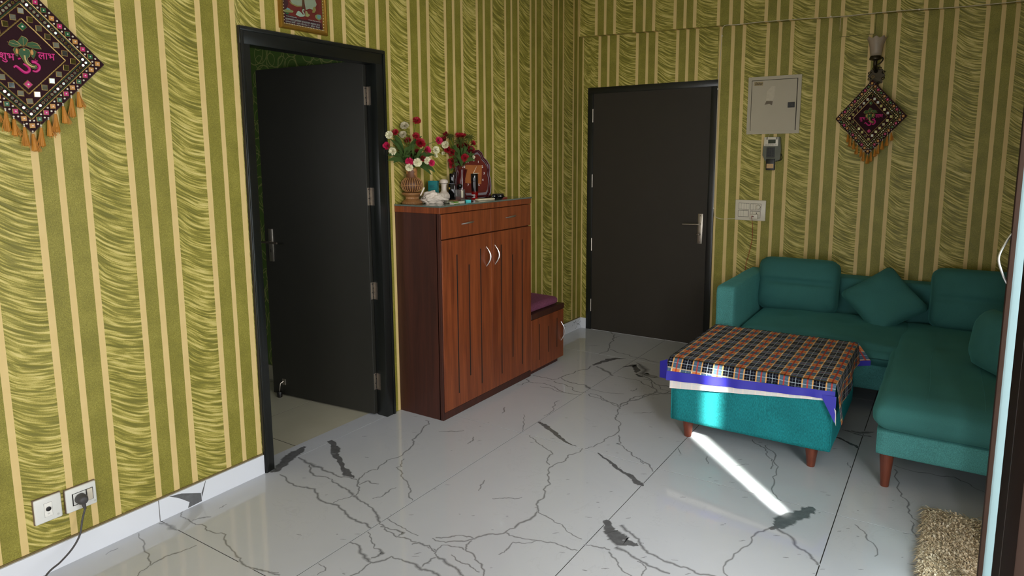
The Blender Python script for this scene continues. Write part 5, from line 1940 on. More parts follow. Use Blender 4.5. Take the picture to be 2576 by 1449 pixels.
tv = thing('tv_socket', 'single grey-white aerial socket plate low on the striped wall', 'socket', (0, -4.252, 0.196))
plate_left(tv, -4.297, -4.207, 0.199, 0.294)
build('insert', boxes((0.0165, 0.0182, -4.266, -4.240, 0.220, 0.272), bev=0.0005), mat('white_insert', (236, 234, 226), 0.3), tv)
build('insert_gap', boxes((0.0162, 0.0174, -4.2665, -4.2395, 0.2195, 0.2725)), GAP, tv)
bm = bmesh.new()
lathe(bm, [(0.0085, 0), (0.0085, 0.0035), (0.006, 0.004), (0.006, 0.001)], 18)
bm.transform(on_left(-4.253, 0.249, 0.0178))
build('jack', bm, DARKP, tv, smooth=True)
build('lettering', text_bm('TV', 0.007, on_left(-4.253, 0.228, 0.0183), 0.0002), GAP, tv)
bm = bmesh.new()
lathe(bm, [(0.004, 0), (0.004, 0.0008)], 14)
bm.transform(on_left(-4.222, 0.215, 0.0166))
build('maker_mark', bm, mat('faint_grey_mark', (190, 190, 184), 0.4), tv)

ps = thing('power_socket', 'grey-white switched socket plate with a black plug in it', 'socket', (0, -4.139, 0.195))
plate_left(ps, -4.193, -4.085, 0.197, 0.289)
build('module_recess', boxes((0.0165, 0.0175, -4.172, -4.098, 0.220, 0.268)), DARKP, ps)
build('socket_insert', boxes((0.0165, 0.0188, -4.168, -4.124, 0.223, 0.266), bev=0.0008), GREYW, ps)
build('switch', boxes((0.0165, 0.021, -4.120, -4.101, 0.222, 0.266), bev=0.001), WPL, ps)
bm = bmesh.new()
lathe(bm, [(0.004, 0), (0.004, 0.0008)], 14)
bm.transform(on_left(-4.094, 0.210, 0.0166))
build('maker_mark', bm, mat('faint_grey_mark', (190, 190, 184), 0.4), ps)
pg = thing('power_plug', 'black three-pin plug with a cable trailing down over the skirting', 'plug', (0.02, -4.145, 0.245))
bm = bmesh.new()
lathe(bm, [(0.017, 0), (0.020, 0.004), (0.0195, 0.022), (0.014, 0.036), (0.010, 0.038)], 22)
bm.transform(on_left(-4.146, 0.243, 0.018))
RUB = mat('dark_grey_rubber', (66, 64, 64), 0.5, var=0.1)
build('body', bm, RUB, pg, smooth=True)
bm = bmesh.new()
tube(bm, [(0.040, -4.146, 0.236), (0.043, -4.145, 0.222), (0.045, -4.143, 0.205)], [0.009, 0.007, 0.005], 10)
build('strain_relief', bm, RUB, pg, smooth=True)
bm = bmesh.new()
P = [(0.045, -4.143, 0.207)]
for u, v in ((207, 1308), (201, 1345), (182, 1380), (152, 1414), (118, 1445)):
    P.append(hit(u, v, 'x', 0.048 + 0.0004 * (v - 1303)))
P = [Vector(p) for p in P]
P[-1].z = max(P[-1].z, 0.004)
P = [Vector((p.x, p.y, max(p.z, 0.0045))) for p in P] + [Vector((0.16, -4.40, 0.0045)), Vector((0.22, -4.62, 0.0045)), Vector((0.2, -5.0, 0.0045))]
tube(bm, smooth_path(P, 8), 0.0036, 8)
build('cable', bm, RUB, pg, smooth=True)


# ================================================================== THINGS ON THE CABINET
def at_depth(u, v, dep):
    return CAM + (FW + RT * ((u - IMW / 2) / FPX) + UP * ((IMH / 2 + PPY - v) / FPX)) * dep


def C3(cx, cy):          # crop of the cabinet top -> photo pixel
    return 960 + cx * 0.16563, 290 + cy * 0.16563


FACE = math.atan2(-3.0, 2.55)      # direction from the cabinet towards the camera side

# ---- brown ribbed vase on a woven stand
V1 = Vector((0.072, -2.275, ZT))
RIBD = mat('dark_brown_bamboo', (84, 52, 30), 0.45, var=0.25, scale=40)
RIBL = mat('light_cane', (168, 122, 76), 0.4, var=0.2, scale=60)
WOVE = mat('woven_golden_cane', (138, 96, 56), 0.4, var=0.4, scale=120, bump=0.6, bscale=260)
NECK = NT('blotched_tan_neck')
_v = NECK.add('ShaderNodeTexVoronoi')
NECK.put(_v.inputs['Vector'], NECK.coord())
_v.inputs['Scale'].default_value = 34
NECK.base(NECK.ramp(_v.outputs['Distance'], [(0.36, lin(168, 116, 66)), (0.44, lin(104, 66, 40))]), 0.4)
vs1 = thing('ribbed_vase', 'brown ribbed cane vase on a woven stand, nearest the open doorway', 'vase', V1)
bm = bmesh.new()
lathe(bm, [(0.030, 0.0), (0.058, 0.001), (0.060, 0.010), (0.050, 0.022), (0.036, 0.031), (0.036, 0.037), (0.048, 0.048), (0.060, 0.056), (0.062, 0.064), (0.052, 0.068), (0.02, 0.066)], 28, V1)
st = build('woven_stand', bm, WOVE, vs1, smooth=True)
bm = bmesh.new()
for sgn in (1, -1):
    for k_ in range(26):
        a0 = 2 * math.pi * k_ / 26
        P = []
        for i in range(9):
            t = i / 8
            r = 0.0605 - 0.024 * math.sin(math.pi * t)
            a = a0 + sgn * 0.5 * t
            P.append(V1 + Vector((r * math.cos(a), r * math.sin(a), 0.006 + 0.056 * t)))
        tube(bm, P, 0.0018, 5)
build('weave', bm, RIBL, st, smooth=True)
prof = [(0.02, 0.066), (0.036, 0.07), (0.054, 0.085), (0.062, 0.105), (0.062, 0.115), (0.056, 0.132), (0.042, 0.147), (0.033, 0.152), (0.01, 0.152)]
bm = bmesh.new()
lathe(bm, prof, 32, V1)
bulb = build('bulb', bm, RIBD, vs1, smooth=True)
bm = bmesh.new()
for k_ in range(24):
    a = 2 * math.pi * k_ / 24
    tube(bm, [V1 + Vector(((r + 0.0005) * math.cos(a), (r + 0.0005) * math.sin(a), z)) for r, z in prof[1:-1]], 0.0021, 5)
tube(bm, [V1 + Vector((0.0635 * math.cos(t), 0.0635 * math.sin(t), 0.110)) for t in [i * math.pi / 16 for i in range(33)]], 0.0018, 5)
build('rib', bm, RIBL, bulb, smooth=True)
bm = bmesh.new()
lathe(bm, [(0.030, 0.150), (0.0325, 0.153), (0.0325, 0.200), (0.034, 0.206), (0.030, 0.207), (0.028, 0.16)], 26, V1)
build('neck', bm, NECK.m, vs1, smooth=True)
M1 = V1 + Vector((0, 0, 0.205))

# ---- dark red glazed vase
V2 = hit(1161, 497, 'x', 0.058)
V2 = Vector((0.058, V2.y, ZT))
REDG = mat('dark_red_glaze', (72, 14, 16), 0.08, var=0.1, scale=10, Coat_Weight=0.5)
vs2 = thing('glazed_vase', 'tall glossy dark red vase beside the leaning clock', 'vase', V2)
bm = bmesh.new()
lathe(bm, [(0.02, 0.0), (0.044, 0.0), (0.045, 0.012), (0.036, 0.045), (0.032, 0.085), (0.034, 0.13), (0.040, 0.17), (0.044, 0.19), (0.041, 0.191), (0.034, 0.16), (0.03, 0.1)], 30, V2)
build('body', bm, REDG, vs2, smooth=True)
M2 = V2 + Vector((0, 0, 0.186))


# ---- artificial flowers
def petals(bm, layers, rng, ruffle=0.0):
    for n, r0, r1, z0, z1, wd, cup in layers:
        ph = rng.uniform(0, 6.28)
        for k_ in range(n):
            a = ph + 2 * math.pi * k_ / n + rng.uniform(-0.12, 0.12)
            g = []
            for i in range(4):
                t = i / 3
                row = []
                for j in range(4):
                    s = (j / 3 - 0.5) * 2
                    r = r0 + (r1 - r0) * t
                    aa = a + s * wd * (0.35 + 0.65 * math.sin(math.pi * (0.15 + 0.6 * t)))
                    z = z0 + (z1 - z0) * t ** cup + ruffle * rng.uniform(-1, 1) * t - 0.12 * abs(s) ** 2 * (z1 - z0) * t
                    row.append((r * math.cos(aa), r * math.sin(aa), z))
                g.append(row)
            rows(bm, g)


def bloom_mesh(kind, m, seed):
    rng = random.Random(seed)
    bm = bmesh.new()
    if kind == 'carnation':
        petals(bm, [(9, 0.002, 0.020, 0.0, 0.006, 0.34, 1.0), (9, 0.002, 0.018, 0.002, 0.011, 0.34, 0.8), (8, 0.002, 0.014, 0.004, 0.016, 0.36, 0.8), (6, 0.001, 0.009, 0.006, 0.019, 0.45, 0.8)], rng, 0.0028)
    elif kind == 'rose':
        petals(bm, [(5, 0.004, 0.024, -0.002, 0.012, 0.62, 0.7), (5, 0.004, 0.021, 0.0, 0.018, 0.62, 0.6), (4, 0.003, 0.016, 0.0, 0.022, 0.75, 0.55), (3, 0.002, 0.011, 0.002, 0.024, 0.95, 0.5), (2, 0.001, 0.006, 0.004, 0.025, 1.3, 0.5)], rng, 0.0008)
    else:   # bud
        petals(bm, [(4, 0.003, 0.012, -0.002, 0.014, 0.7, 0.6), (3, 0.002, 0.009, 0.0, 0.018, 0.9, 0.5), (2, 0.001, 0.005, 0.002, 0.019, 1.3, 0.5)], rng, 0.0006)
    lathe(bm, [(0.001, -0.010), (0.0035, -0.006), (0.004, 0.0), (0.002, 0.004)], 8, mi=1)
    return mesh_of(bm, 'bloom', [m, STEMM], smooth='all')


STEMM = mat('green_plastic_stem', (62, 88, 38), 0.8, var=0.2, spec=0.15)
LEAFM = mat('deep_green_fabric_leaf', (58, 78, 36), 0.85, var=0.35, scale=40, spec=0.12)
LEAFD = mat('olive_spiky_leaf', (66, 68, 26), 0.85, var=0.35, scale=40, spec=0.12)
PET = {
    'mag': mat('magenta_petal', (186, 22, 74), 0.6, var=0.25, scale=150),
    'red': mat('crimson_petal', (150, 14, 30), 0.6, var=0.3, scale=150),
    'dred': mat('deep_red_petal', (116, 10, 22), 0.55, var=0.3, scale=150),
    'white': mat('cream_white_petal', (226, 220, 184), 0.6, var=0.12, scale=150),
    'grey': mat('faded_white_petal', (190, 180, 150), 0.6, var=0.15, scale=150),
}
BM_ = {(k_, c): bloom_mesh(k_, PET[c], i) for i, (k_, c) in enumerate([('carnation', 'mag'), ('carnation', 'red'), ('carnation', 'white'), ('carnation', 'grey'), ('rose', 'red'), ('rose', 'dred'), ('bud', 'red'), ('bud', 'dred'), ('bud', 'mag'), ('bud', 'white')])}


def leaf_bm(bm, base, tip, width, sag, side=None, n=7):
    base, tip = Vector(base), Vector(tip)
    d = tip - base
    s = side or d.cross(Vector((0, 0, 1)))
    s = s.normalized() if s.length > 1e-6 else Vector((1, 0, 0))
    g = []
    for i in range(n + 1):
        t = i / n
        c = base + d * t + Vector((0, 0, sag * math.sin(math.pi * t)))
        wd = width * (math.sin(math.pi * min(0.98, 0.06 + 0.94 * t)) ** 0.8) * 0.5 + 0.0004
        up = Vector((0, 0, wd * 0.35))
        g.append([c - s * wd + up, c, c + s * wd + up])
    rows(bm, g)


frng = random.Random(21)


def flower(kind, colour, cx, cy, mouth, label, group, dep_j=None, size=1.0, leaf=False, zmin=0.0):
    u, v = C3(cx, cy)
    dep = (mouth - CAM).dot(FW) + (frng.uniform(-0.05, 0.045) if dep_j is None else dep_j)
    p = at_depth(u, v, dep)
    while p.x < 0.03:
        dep -= 0.01
        p = at_depth(u, v, dep)
    ft = thing('artificial_flower', label, 'flower', mouth - Vector((0, 0, 0.03)), group=group)
    d = (p - mouth)
    mid = mouth + d * 0.45 + Vector((0, 0, 0.03 + 0.12 * abs(d.z)))
    if d.z < 0.03:
        mid = mouth + d * 0.55 + Vector((0, 0, 0.05))
    bm = bmesh.new()
    P = smooth_path([mouth - Vector((0, 0, 0.05)), mouth + Vector((d.x * 0.05, d.y * 0.05, 0.0)), mid, p], 5)
    tube(bm, P, 0.0013, 5)
    build('stem', bm, STEMM, ft, smooth=True)
    nrm = (p - mid).normalized() * 0.5 + (CAM - p).normalized() * 0.75
    q = nrm.to_track_quat('Z', 'Y').to_matrix().to_4x4()
    b = place(BM_[(kind, colour)], 'bloom', ft, Matrix.Translation(p - ORG[ft.name]) @ q @ Matrix.Rotation(frng.uniform(0, 6), 4, 'Z') @ Matrix.Scale(size * 1.22, 4))
    if leaf:
        bm = bmesh.new()
        k_ = P[int(len(P) * 0.55)]
        leaf_bm(bm, k_, k_ + Vector((frng.uniform(0.0, 0.04), frng.uniform(-0.05, 0.05), frng.uniform(0.0, 0.04))), 0.018, 0.008)
        build('leaf', bm, LEAFM, ft, smooth='all')
    return ft


G1, G2 = 'flowers in the ribbed cane vase', 'flowers in the dark red vase'
LB = lambda c, k_, w_: f'{c} artificial {k_} in the {w_}'
N1, N2 = 'brown ribbed cane vase', 'dark red glazed vase'
CN = {'mag': 'magenta', 'red': 'crimson', 'white': 'cream white', 'grey': 'faded pale', 'dred': 'deep red'}
KN = {'carnation': 'carnation', 'rose': 'open rose', 'bud': 'small bud'}
for kind, c, cx, cy, sz, lf in (
        ('carnation', 'red', 532, 88, 1.0, 0), ('carnation', 'grey', 352, 168, 1.05, 0), ('carnation', 'white', 118, 302, 0.95, 0), ('carnation', 'red', 214, 262, 0.8, 1),
        ('carnation', 'grey', 325, 300, 0.95, 0), ('carnation', 'red', 520, 318, 0.9, 1), ('carnation', 'red', 400, 385, 0.8, 1), ('rose', 'red', 580, 432, 1.05, 1),
        ('bud', 'mag', 95, 470, 1.5, 1), ('carnation', 'white', 172, 548, 0.95, 1), ('rose', 'dred', 455, 600, 1.25, 0), ('rose', 'dred', 520, 590, 1.0, 0), ('carnation', 'mag', 422, 702, 1.0, 0),
        ('carnation', 'white', 543, 712, 1.05, 0), ('carnation', 'white', 420, 785, 0.95, 0), ('bud', 'dred', 615, 655, 1.2, 1), ('carnation', 'white', 690, 685, 0.9, 1),
        ('carnation', 'mag', 757, 722, 0.8, 1), ('bud', 'mag', 670, 535, 1.5, 1), ('carnation', 'white', 818, 528, 0.95, 1), ('bud', 'white', 805, 615, 0.9, 0), ('carnation', 'mag', 862, 388, 0.95, 0)):
    flower(kind, c, cx, cy, M1, LB(CN[c], KN[kind], N1), G1, size=sz, leaf=bool(lf), dep_j=-0.06 if cy > 640 else None)
for kind, c, cx, cy, sz in (
        ('bud', 'dred', 985, 302, 1.2), ('bud', 'dred', 955, 372, 1.2), ('bud', 'red', 1172, 335, 1.5), ('bud', 'red', 1232, 342, 1.5), ('carnation', 'white', 970, 450, 1.0),
        ('rose', 'red', 1005, 520, 0.8), ('rose', 'red', 1072, 570, 0.85), ('bud', 'red', 1075, 690, 1.4), ('bud', 'red', 1090, 758, 1.5), ('bud', 'red', 1195, 503, 1.5),
        ('bud', 'dred', 1260, 482, 1.5), ('bud', 'red', 1375, 437, 1.2), ('rose', 'dred', 1350, 528, 0.9), ('rose', 'red', 1262, 650, 0.95), ('bud', 'white', 945, 580, 0.8), ('bud', 'white', 1385, 640, 0.8), ('bud', 'white', 1120, 745, 0.8)):
    flower(kind, c, cx, cy, M2, LB(CN[c], KN[kind], N2), G2, size=sz, dep_j=-0.045 if cy > 600 else None)


def leaf_thing(pts, mouth, label, group, m, wd, sag=0.012, dep_j=0.0):
    lt = thing('leaf_spray', label, 'leaf', mouth - Vector((0, 0, 0.03)), group=group)
    bm = bmesh.new()
    dep = (mouth - CAM).dot(FW) + dep_j
    P = []
    for cx, cy in pts:
        p = at_depth(*C3(cx, cy), dep)
        k_ = 0
        while p.x < 0.03 and k_ < 40:
            p = at_depth(*C3(cx, cy), dep - 0.01 * k_)
            k_ += 1
        P.append(p)
    tube(bm, smooth_path([mouth - Vector((0, 0, 0.03)), mouth, P[0]], 4), 0.0015, 5)
    build('stem', bm, STEMM, lt, smooth=True)
    side = (P[-1] - P[0]).cross(CAM - P[0])
    bm = bmesh.new()
    leaf_bm(bm, P[0], P[-1], wd, sag, side=side)
    build('blade', bm, m, lt, smooth='all')


BL1 = 'broad green artificial leaf in the brown ribbed cane vase'
for a, b, wd in (((330, 640), (205, 300), .034), ((360, 600), (610, 320), .022), ((330, 660), (90, 610), .026), ((330, 720), (90, 690), .022), ((300, 600), (265, 540), .02), ((360, 620), (520, 455), .024),
                 ((340, 620), (130, 360), .016), ((330, 700), (180, 720), .03), ((520, 700), (640, 505), .02), ((560, 700), (740, 580), .026), ((560, 740), (810, 865), .030), ((540, 760), (755, 905), .022),
                 ((600, 690), (800, 600), .022), ((420, 620), (400, 470), .02), ((480, 560), (480, 430), .016), ((330, 690), (255, 560), .026)):
    leaf_thing([a, b], M1, BL1, G1, LEAFM, wd, dep_j=frng.uniform(-0.05, 0.02))
BL2 = 'olive spiky artificial leaf in the dark red glazed vase'
for c0, n_, L_ in (((1200, 410), 12, 105), ((1335, 350), 10, 90), ((1045, 335), 9, 70), ((1330, 610), 8, 90)):
    for k_ in range(n_):
        a = 2 * math.pi * k_ / n_ + 0.2
        leaf_thing([c0, (c0[0] + L_ * math.cos(a), c0[1] - L_ * 0.75 * math.sin(a))], M2, BL2, G2, LEAFD if c0[1] < 500 else LEAFM, 0.0075, 0.006, frng.uniform(-0.06, 0.0))
BL3 = 'broad green artificial leaf in the dark red glazed vase'
for a, b, wd in (((1215, 640), (1215, 770), .036), ((1180, 745), (1050, 850), .024), ((1270, 720), (1420, 690), .026), ((1150, 560), (1080, 470), .022), ((1250, 600), (1300, 480), .02), ((1180, 620), (1130, 500), .022),
                 ((1200, 690), (1130, 620), .026), ((1290, 690), (1400, 600), .022)):
    leaf_thing([a, b], M2, BL3, G2, LEAFM, wd, dep_j=frng.uniform(-0.07, -0.02))

for _ in range(26):
    a_ = frng.uniform(0, 6.28)
    c0 = (1225 + frng.uniform(-90, 110), 620 + frng.uniform(-110, 90))
    leaf_thing([c0, (c0[0] + frng.uniform(40, 95) * math.cos(a_), c0[1] - frng.uniform(40, 80) * math.sin(a_))], M2, 'narrow green artificial leaf low in the dark red glazed vase', G2, LEAFM, 0.013, 0.006, frng.uniform(-0.05, 0.02))
for _ in range(14):
    a_ = frng.uniform(-0.3, 3.4)
    c0 = (430 + frng.uniform(-120, 150), 640 + frng.uniform(-60, 60))
    leaf_thing([c0, (c0[0] + frng.uniform(70, 150) * math.cos(a_), c0[1] - frng.uniform(60, 150) * math.sin(a_))], M1, 'narrow green artificial leaf in the brown ribbed cane vase', G1, LEAFM, 0.014, 0.008, frng.uniform(-0.05, 0.02))


# ---- clock leaning behind the red vase
def facing(p, yaw=0.0, tilt=0.0):
    """frame at p: x to the picture's right, y up, z towards the camera side"""
    z = Vector((CAM.x - p.x, CAM.y - p.y, 0)).normalized()
    z.rotate(Euler((0, 0, yaw)))
    x = Vector((0, 0, 1)).cross(z)
    f = frame(p, x, (0, 0, 1), z)
    return f @ Matrix.Rotation(-tilt, 4, 'X')


pc_ = hit(1190, 490, 'x', 0.115)
pc_.z = ZT
ck = thing('table_clock', 'dark red plastic clock with an apple-shaped outline leaning behind the vases', 'clock', pc_)
dep = (pc_ - CAM).dot(FW)
kk = dep / FPX
fc = facing(pc_, yaw=0.25, tilt=math.radians(4))
half = [(0, 386), (8, 380), (17, 379), (25, 386), (30, 398), (39, 406), (46, 418), (46, 430), (44, 440), (47, 452), (48, 470), (46, 488), (40, 497), (20, 498.5), (0, 499)]


def ckp(sc=1.0, cyy=436):
    R_ = [(x * kk * 0.97 * sc, ((499 - v) - (499 - cyy)) * kk * sc + (499 - cyy) * kk + 0.004) for x, v in half]
    return R_ + [(-x, y) for x, y in R_[-2:0:-1]]


poly = ckp()[::-1]
bm = bmesh.new()
prism(bm, poly, 0.0, 0.022, fc)
REDC = mat('glossy_dark_red_plastic', (62, 9, 14), 0.2, var=0.08, spec=0.35)
build('case', bm, REDC, ck)
bm = bmesh.new()
P = [fc @ Vector((x * 0.93, y, 0.024)) for x, y in ckp(0.94)]
tube(bm, P + [P[0]], 0.0075, 8)
build('rim', bm, REDC, ck, smooth=True)
bm = bmesh.new()
prism(bm, [(x, y) for x, y in ckp(0.80)][::-1], 0.0215, 0.0232, fc)
cf = build('dial', bm, mat('brick_red_dial', (86, 30, 20), 0.7, var=0.2, scale=20, spec=0.1), ck)
cyc = (499 - 436) * kk
bm = bmesh.new()
prism(bm, [(-0.055, cyc - 0.06), (0.052, cyc - 0.07), (0.06, cyc + 0.052), (-0.05, cyc + 0.055)], 0.0230, 0.0236, fc)
build('dial_print', bm, mat('amber_dial_print', (142, 84, 42), 0.7, var=0.3, scale=30, spec=0.1), cf)
for n_ in range(1, 13):
    a = math.pi / 2 - n_ * math.pi / 6
    x, y = 0.072 * math.cos(a), cyc + 0.085 * math.sin(a)
    build('numeral', text_bm(str(n_), 0.021, fc @ Matrix.Translation((x, y - 0.007, 0.0240)), 0.0003), mat('white_numeral', (226, 214, 206), 0.4), cf)
bm = bmesh.new()
for a, L_, wd in ((math.radians(62), 0.05, 0.0022), (math.radians(2), 0.04, 0.0024)):
    tube(bm, [fc @ Vector((0, cyc, 0.0252)), fc @ Vector((L_ * math.cos(a), cyc + L_ * math.sin(a), 0.0252))], [wd, 0.0006], 6)
build('hand', bm, mat('pale_clock_hand', (220, 206, 180), 0.4), cf)


# ---- bottles
STX = {1193.5: 0.125, 1225: 0.115, 1209: 0.065, 1157.5: 0.135, 1138: 0.095, 1150: 0.035, 1091: 0.085, 1117: 0.052, 1090: 0.165, 1062: 0.15}
def stand(u, v, x):
    x = STX.get(u, x)
    p = hit(u, v, 'x', x)
    return Vector((x, p.y, ZT))


BLKG = mat('glossy_black_glass', (12, 12, 13), 0.08, var=0.1)
p = stand(1193.5, 497, 0.215)
dz = thing('deodorant_can', 'tall black deodorant can fading to red at its foot', 'can', p)
BRD = NT('black_to_red_can')
_sp = BRD.add('ShaderNodeSeparateXYZ')
BRD.put(_sp.inputs[0], BRD.coord())
BRD.base(BRD.ramp(BRD.math('ADD', _sp.outputs[2], BRD.math('MULTIPLY', BRD.noise(BRD.coord(), 60, 2), 0.004)), [(0.0, lin(150, 10, 14)), (0.04, lin(120, 10, 12)), (0.055, lin(20, 12, 12))]), 0.15)
bm = bmesh.new()
lathe(bm, [(0.01, 0), (0.0245, 0.0), (0.0255, 0.004), (0.0255, 0.112)], 26, p)
can = build('body', bm, BRD.m, dz, smooth=True)
bm = bmesh.new()
lathe(bm, [(0.0255, 0.1125), (0.0258, 0.114), (0.0252, 0.158), (0.0235, 0.163), (0.004, 0.164)], 26, p)
build('cap', bm, BLKG, dz, smooth=True)
fl = facing(p)
bm = bmesh.new()
g = []
for i in range(9):
    a = math.pi / 2 + (i / 8 - 0.5) * 1.5
    g.append([fl @ Vector((0.0258 * math.cos(a) - 0.002, z, 0.0258 * math.sin(a))) for z in (0.008, 0.03)])
rows(bm, g)
build('barcode_label', bm, mat('grey_barcode_label', (176, 170, 168), 0.4), can)
bm = bmesh.new()
for i in range(9):
    a = math.pi / 2 + (i / 8 - 0.5) * 0.9
    q = fl @ Vector((0.0262 * math.cos(a) - 0.002, 0.012, 0.0262 * math.sin(a)))
    tube(bm, [q, q + Vector((0, 0, 0.014))], 0.0004 + 0.0004 * (i % 2), 4)
build('barcode', bm, BLKG, can)

p = stand(1225, 493, 0.225)
pb_ = thing('pill_bottle', 'round brown pill bottle with a white ribbed cap', 'bottle', p)
AMB = mat('dark_amber_plastic', (52, 16, 12), 0.12, var=0.15)
bm = bmesh.new()
lathe(bm, [(0.01, 0), (0.027, 0), (0.0285, 0.004), (0.0285, 0.068), (0.024, 0.076), (0.019, 0.079)], 26, p)
bd = build('body', bm, AMB, pb_, smooth=True)
bm = bmesh.new()
lathe(bm, [(0.019, 0.078), (0.0215, 0.079), (0.0215, 0.099), (0.020, 0.101), (0.003, 0.101)], 26, p)
build('cap', bm, mat('white_ribbed_cap', (230, 226, 212), 0.4), pb_, smooth=True)
fl = facing(p)
for nm, a0, a1, z0, z1, rgb in (('label', 0.5, 1.2, 0.012, 0.055, (120, 46, 34)), ('label_band', 0.5, 1.2, 0.055, 0.064, (206, 180, 110)), ('label_text_panel', 1.9, 2.5, 0.014, 0.06, (96, 40, 30)), ('label_white_panel', 2.1, 2.6, 0.048, 0.062, (206, 200, 180))):
    bm = bmesh.new()
    rows(bm, [[fl @ Vector((0.0288 * math.cos(a0 + (a1 - a0) * i / 8), z, 0.0288 * math.sin(a0 + (a1 - a0) * i / 8))) for z in (z0, z1)] for i in range(9)])
    build(nm, bm, mat('pill_' + nm, rgb, 0.4, var=0.15, scale=90), bd)

p = stand(1209, 494, 0.165)
cb = thing('clear_bottle', 'small clear bottle with a barcode label between the can and the pill bottle', 'bottle', p)
CLR = mat('clear_plastic', (150, 130, 110), 0.1, var=0.1, Transmission_Weight=0.5)
bm = bmesh.new()
lathe(bm, [(0.008, 0), (0.019, 0), (0.02, 0.004), (0.02, 0.052), (0.016, 0.06)], 20, p)
bd = build('body', bm, CLR, cb, smooth=True)
bm = bmesh.new()
lathe(bm, [(0.016, 0.058), (0.0175, 0.06), (0.0175, 0.074), (0.003, 0.075)], 20, p)
build('cap', bm, mat('grey_cap', (168, 160, 146), 0.4), cb, smooth=True)
fl = facing(p)
bm = bmesh.new()
rows(bm, [[fl @ Vector((0.0203 * math.cos(0.9 + 1.2 * i / 6), z, 0.0203 * math.sin(0.9 + 1.2 * i / 6))) for z in (0.018, 0.05)] for i in range(7)])
build('label', bm, mat('grey_barcode_label', (176, 170, 168), 0.4), bd)

p = stand(1157.5, 500, 0.225)
pf = thing('perfume_bottle', 'square clear perfume bottle with red liquid and a black ball cap', 'bottle', p)
fl = facing(p, yaw=-0.35)


def fbox(f, *bs, bev=0.0):
    bm = bmesh.new()
    for b in bs:
        box(bm, *b, bev=bev)
    bm.transform(f)
    return bm


PGL = NT('clear_perfume_glass')
PGL.base(lin(238, 232, 226), 0.03)
PGL.b.inputs['Transmission Weight'].default_value = 0.9
PGL.bump(PGL.noise(PGL.coord(), 30, 1), 0.02, 0.0005)
build('liquid', fbox(fl, (-0.024, 0.024, 0.005, 0.024, -0.012, 0.012)), mat('red_perfume', (140, 18, 26), 0.1, Transmission_Weight=0.3), pf)
build('glass', fbox(fl, (-0.028, 0.028, 0.0, 0.068, -0.016, 0.016), bev=0.003), PGL.m, pf)
bm = bmesh.new()
lathe(bm, [(0.008, 0.066), (0.009, 0.068), (0.009, 0.076), (0.013, 0.078), (0.017, 0.088), (0.016, 0.097), (0.010, 0.103), (0.002, 0.104)], 20, p)
build('cap', bm, BLKG, pf, smooth=True)
build('paper_tag', fbox(fl, (0.014, 0.027, 0.018, 0.062, 0.0162, 0.0172)), mat('ivory_paper_tag', (214, 204, 180), 0.6, var=0.15, scale=120), pf)

p = stand(1138, 500, 0.155)
bb = thing('black_perfume', 'tall black square perfume bottle with a long cap and tiny gold badge', 'bottle', p)
fl = facing(p, yaw=-0.2)
build('body', fbox(fl, (-0.022, 0.022, 0.0, 0.105, -0.016, 0.016), bev=0.004), BLKG, bb, smooth=True)
build('cap', fbox(fl, (-0.014, 0.014, 0.107, 0.168, -0.012, 0.012), bev=0.003), BLKG, bb, smooth=True)
build('collar', fbox(fl, (-0.016, 0.016, 0.103, 0.108, -0.013, 0.013)), mat('gunmetal', (60, 60, 62), 0.3, 0.8), bb)
build('badge', fbox(fl, (-0.018, -0.010, 0.07, 0.082, 0.0158, 0.0166)), mat('gold_badge', (160, 130, 60), 0.35, 0.7), bb)

p = stand(1150, 497, 0.075)
bb = thing('black_box_bottle', 'slim black and olive bottle half hidden behind the black perfume', 'bottle', p)
fl = facing(p)
build('body', fbox(fl, (-0.024, 0.016, 0.0, 0.172, -0.012, 0.012), bev=0.003), mat('black_satin', (24, 22, 20), 0.3), bb, smooth=True)
build('side_strip', fbox(fl, (0.012, 0.017, 0.01, 0.165, 0.010, 0.0126)), mat('olive_strip', (112, 100, 50), 0.4), bb)

# ---- teal carton, white massager, crumpled cloth
p = stand(1091, 500, 0.150)
tb = thing('teal_carton', 'upright teal cardboard carton behind the crumpled white cloth', 'carton', p)
fl = facing(p, yaw=-0.35)
TC = mat('teal_card', (10, 112, 112), 0.45, var=0.08)
build('carton', fbox(fl, (-0.029, 0.029, 0.0, 0.128, -0.014, 0.014), bev=0.0008), TC, tb)
build('print_line', fbox(fl, *[(-0.018, 0.012 - 0.006 * (k_ % 2), 0.100 - 0.006 * k_, 0.1025 - 0.006 * k_, 0.0139, 0.0144) for k_ in range(3)], (-0.012, 0.004, 0.05, 0.06, 0.0139, 0.0144)), mat('dark_teal_print', (6, 66, 74), 0.5), tb)
build('carton_mark', fbox(fl, (0.0288, 0.0294, 0.10, 0.115, -0.006, 0.006)), mat('dark_teal_print', (6, 66, 74), 0.5), tb)

p = stand(1117, 499, 0.095)
wm = thing('white_massager', 'white mushroom-shaped massager with a grey foot behind the teal carton', 'massager', p)
WHT = mat('warm_white_plastic', (222, 208, 194), 0.35, var=0.04)
bm = bmesh.new()
lathe(bm, [(0.01, 0), (0.036, 0), (0.038, 0.005), (0.038, 0.014)], 26, p)
build('foot', bm, mat('grey_rubber_foot', (120, 112, 106), 0.5), wm, smooth=True)
bm = bmesh.new()
lathe(bm, [(0.038, 0.013), (0.041, 0.018), (0.040, 0.034), (0.034, 0.045), (0.022, 0.053), (0.017, 0.065), (0.017, 0.09), (0.02, 0.105)], 26, p)
build('body', bm, WHT, wm, smooth=True)
bm = bmesh.new()
lathe(bm, [(0.02, 0.104), (0.026, 0.107), (0.028, 0.116), (0.025, 0.126), (0.016, 0.132), (0.002, 0.134)], 26, p + Vector((-0.004, 0.004, 0)))
build('head', bm, WHT, wm, smooth=True)
bm = bmesh.new()
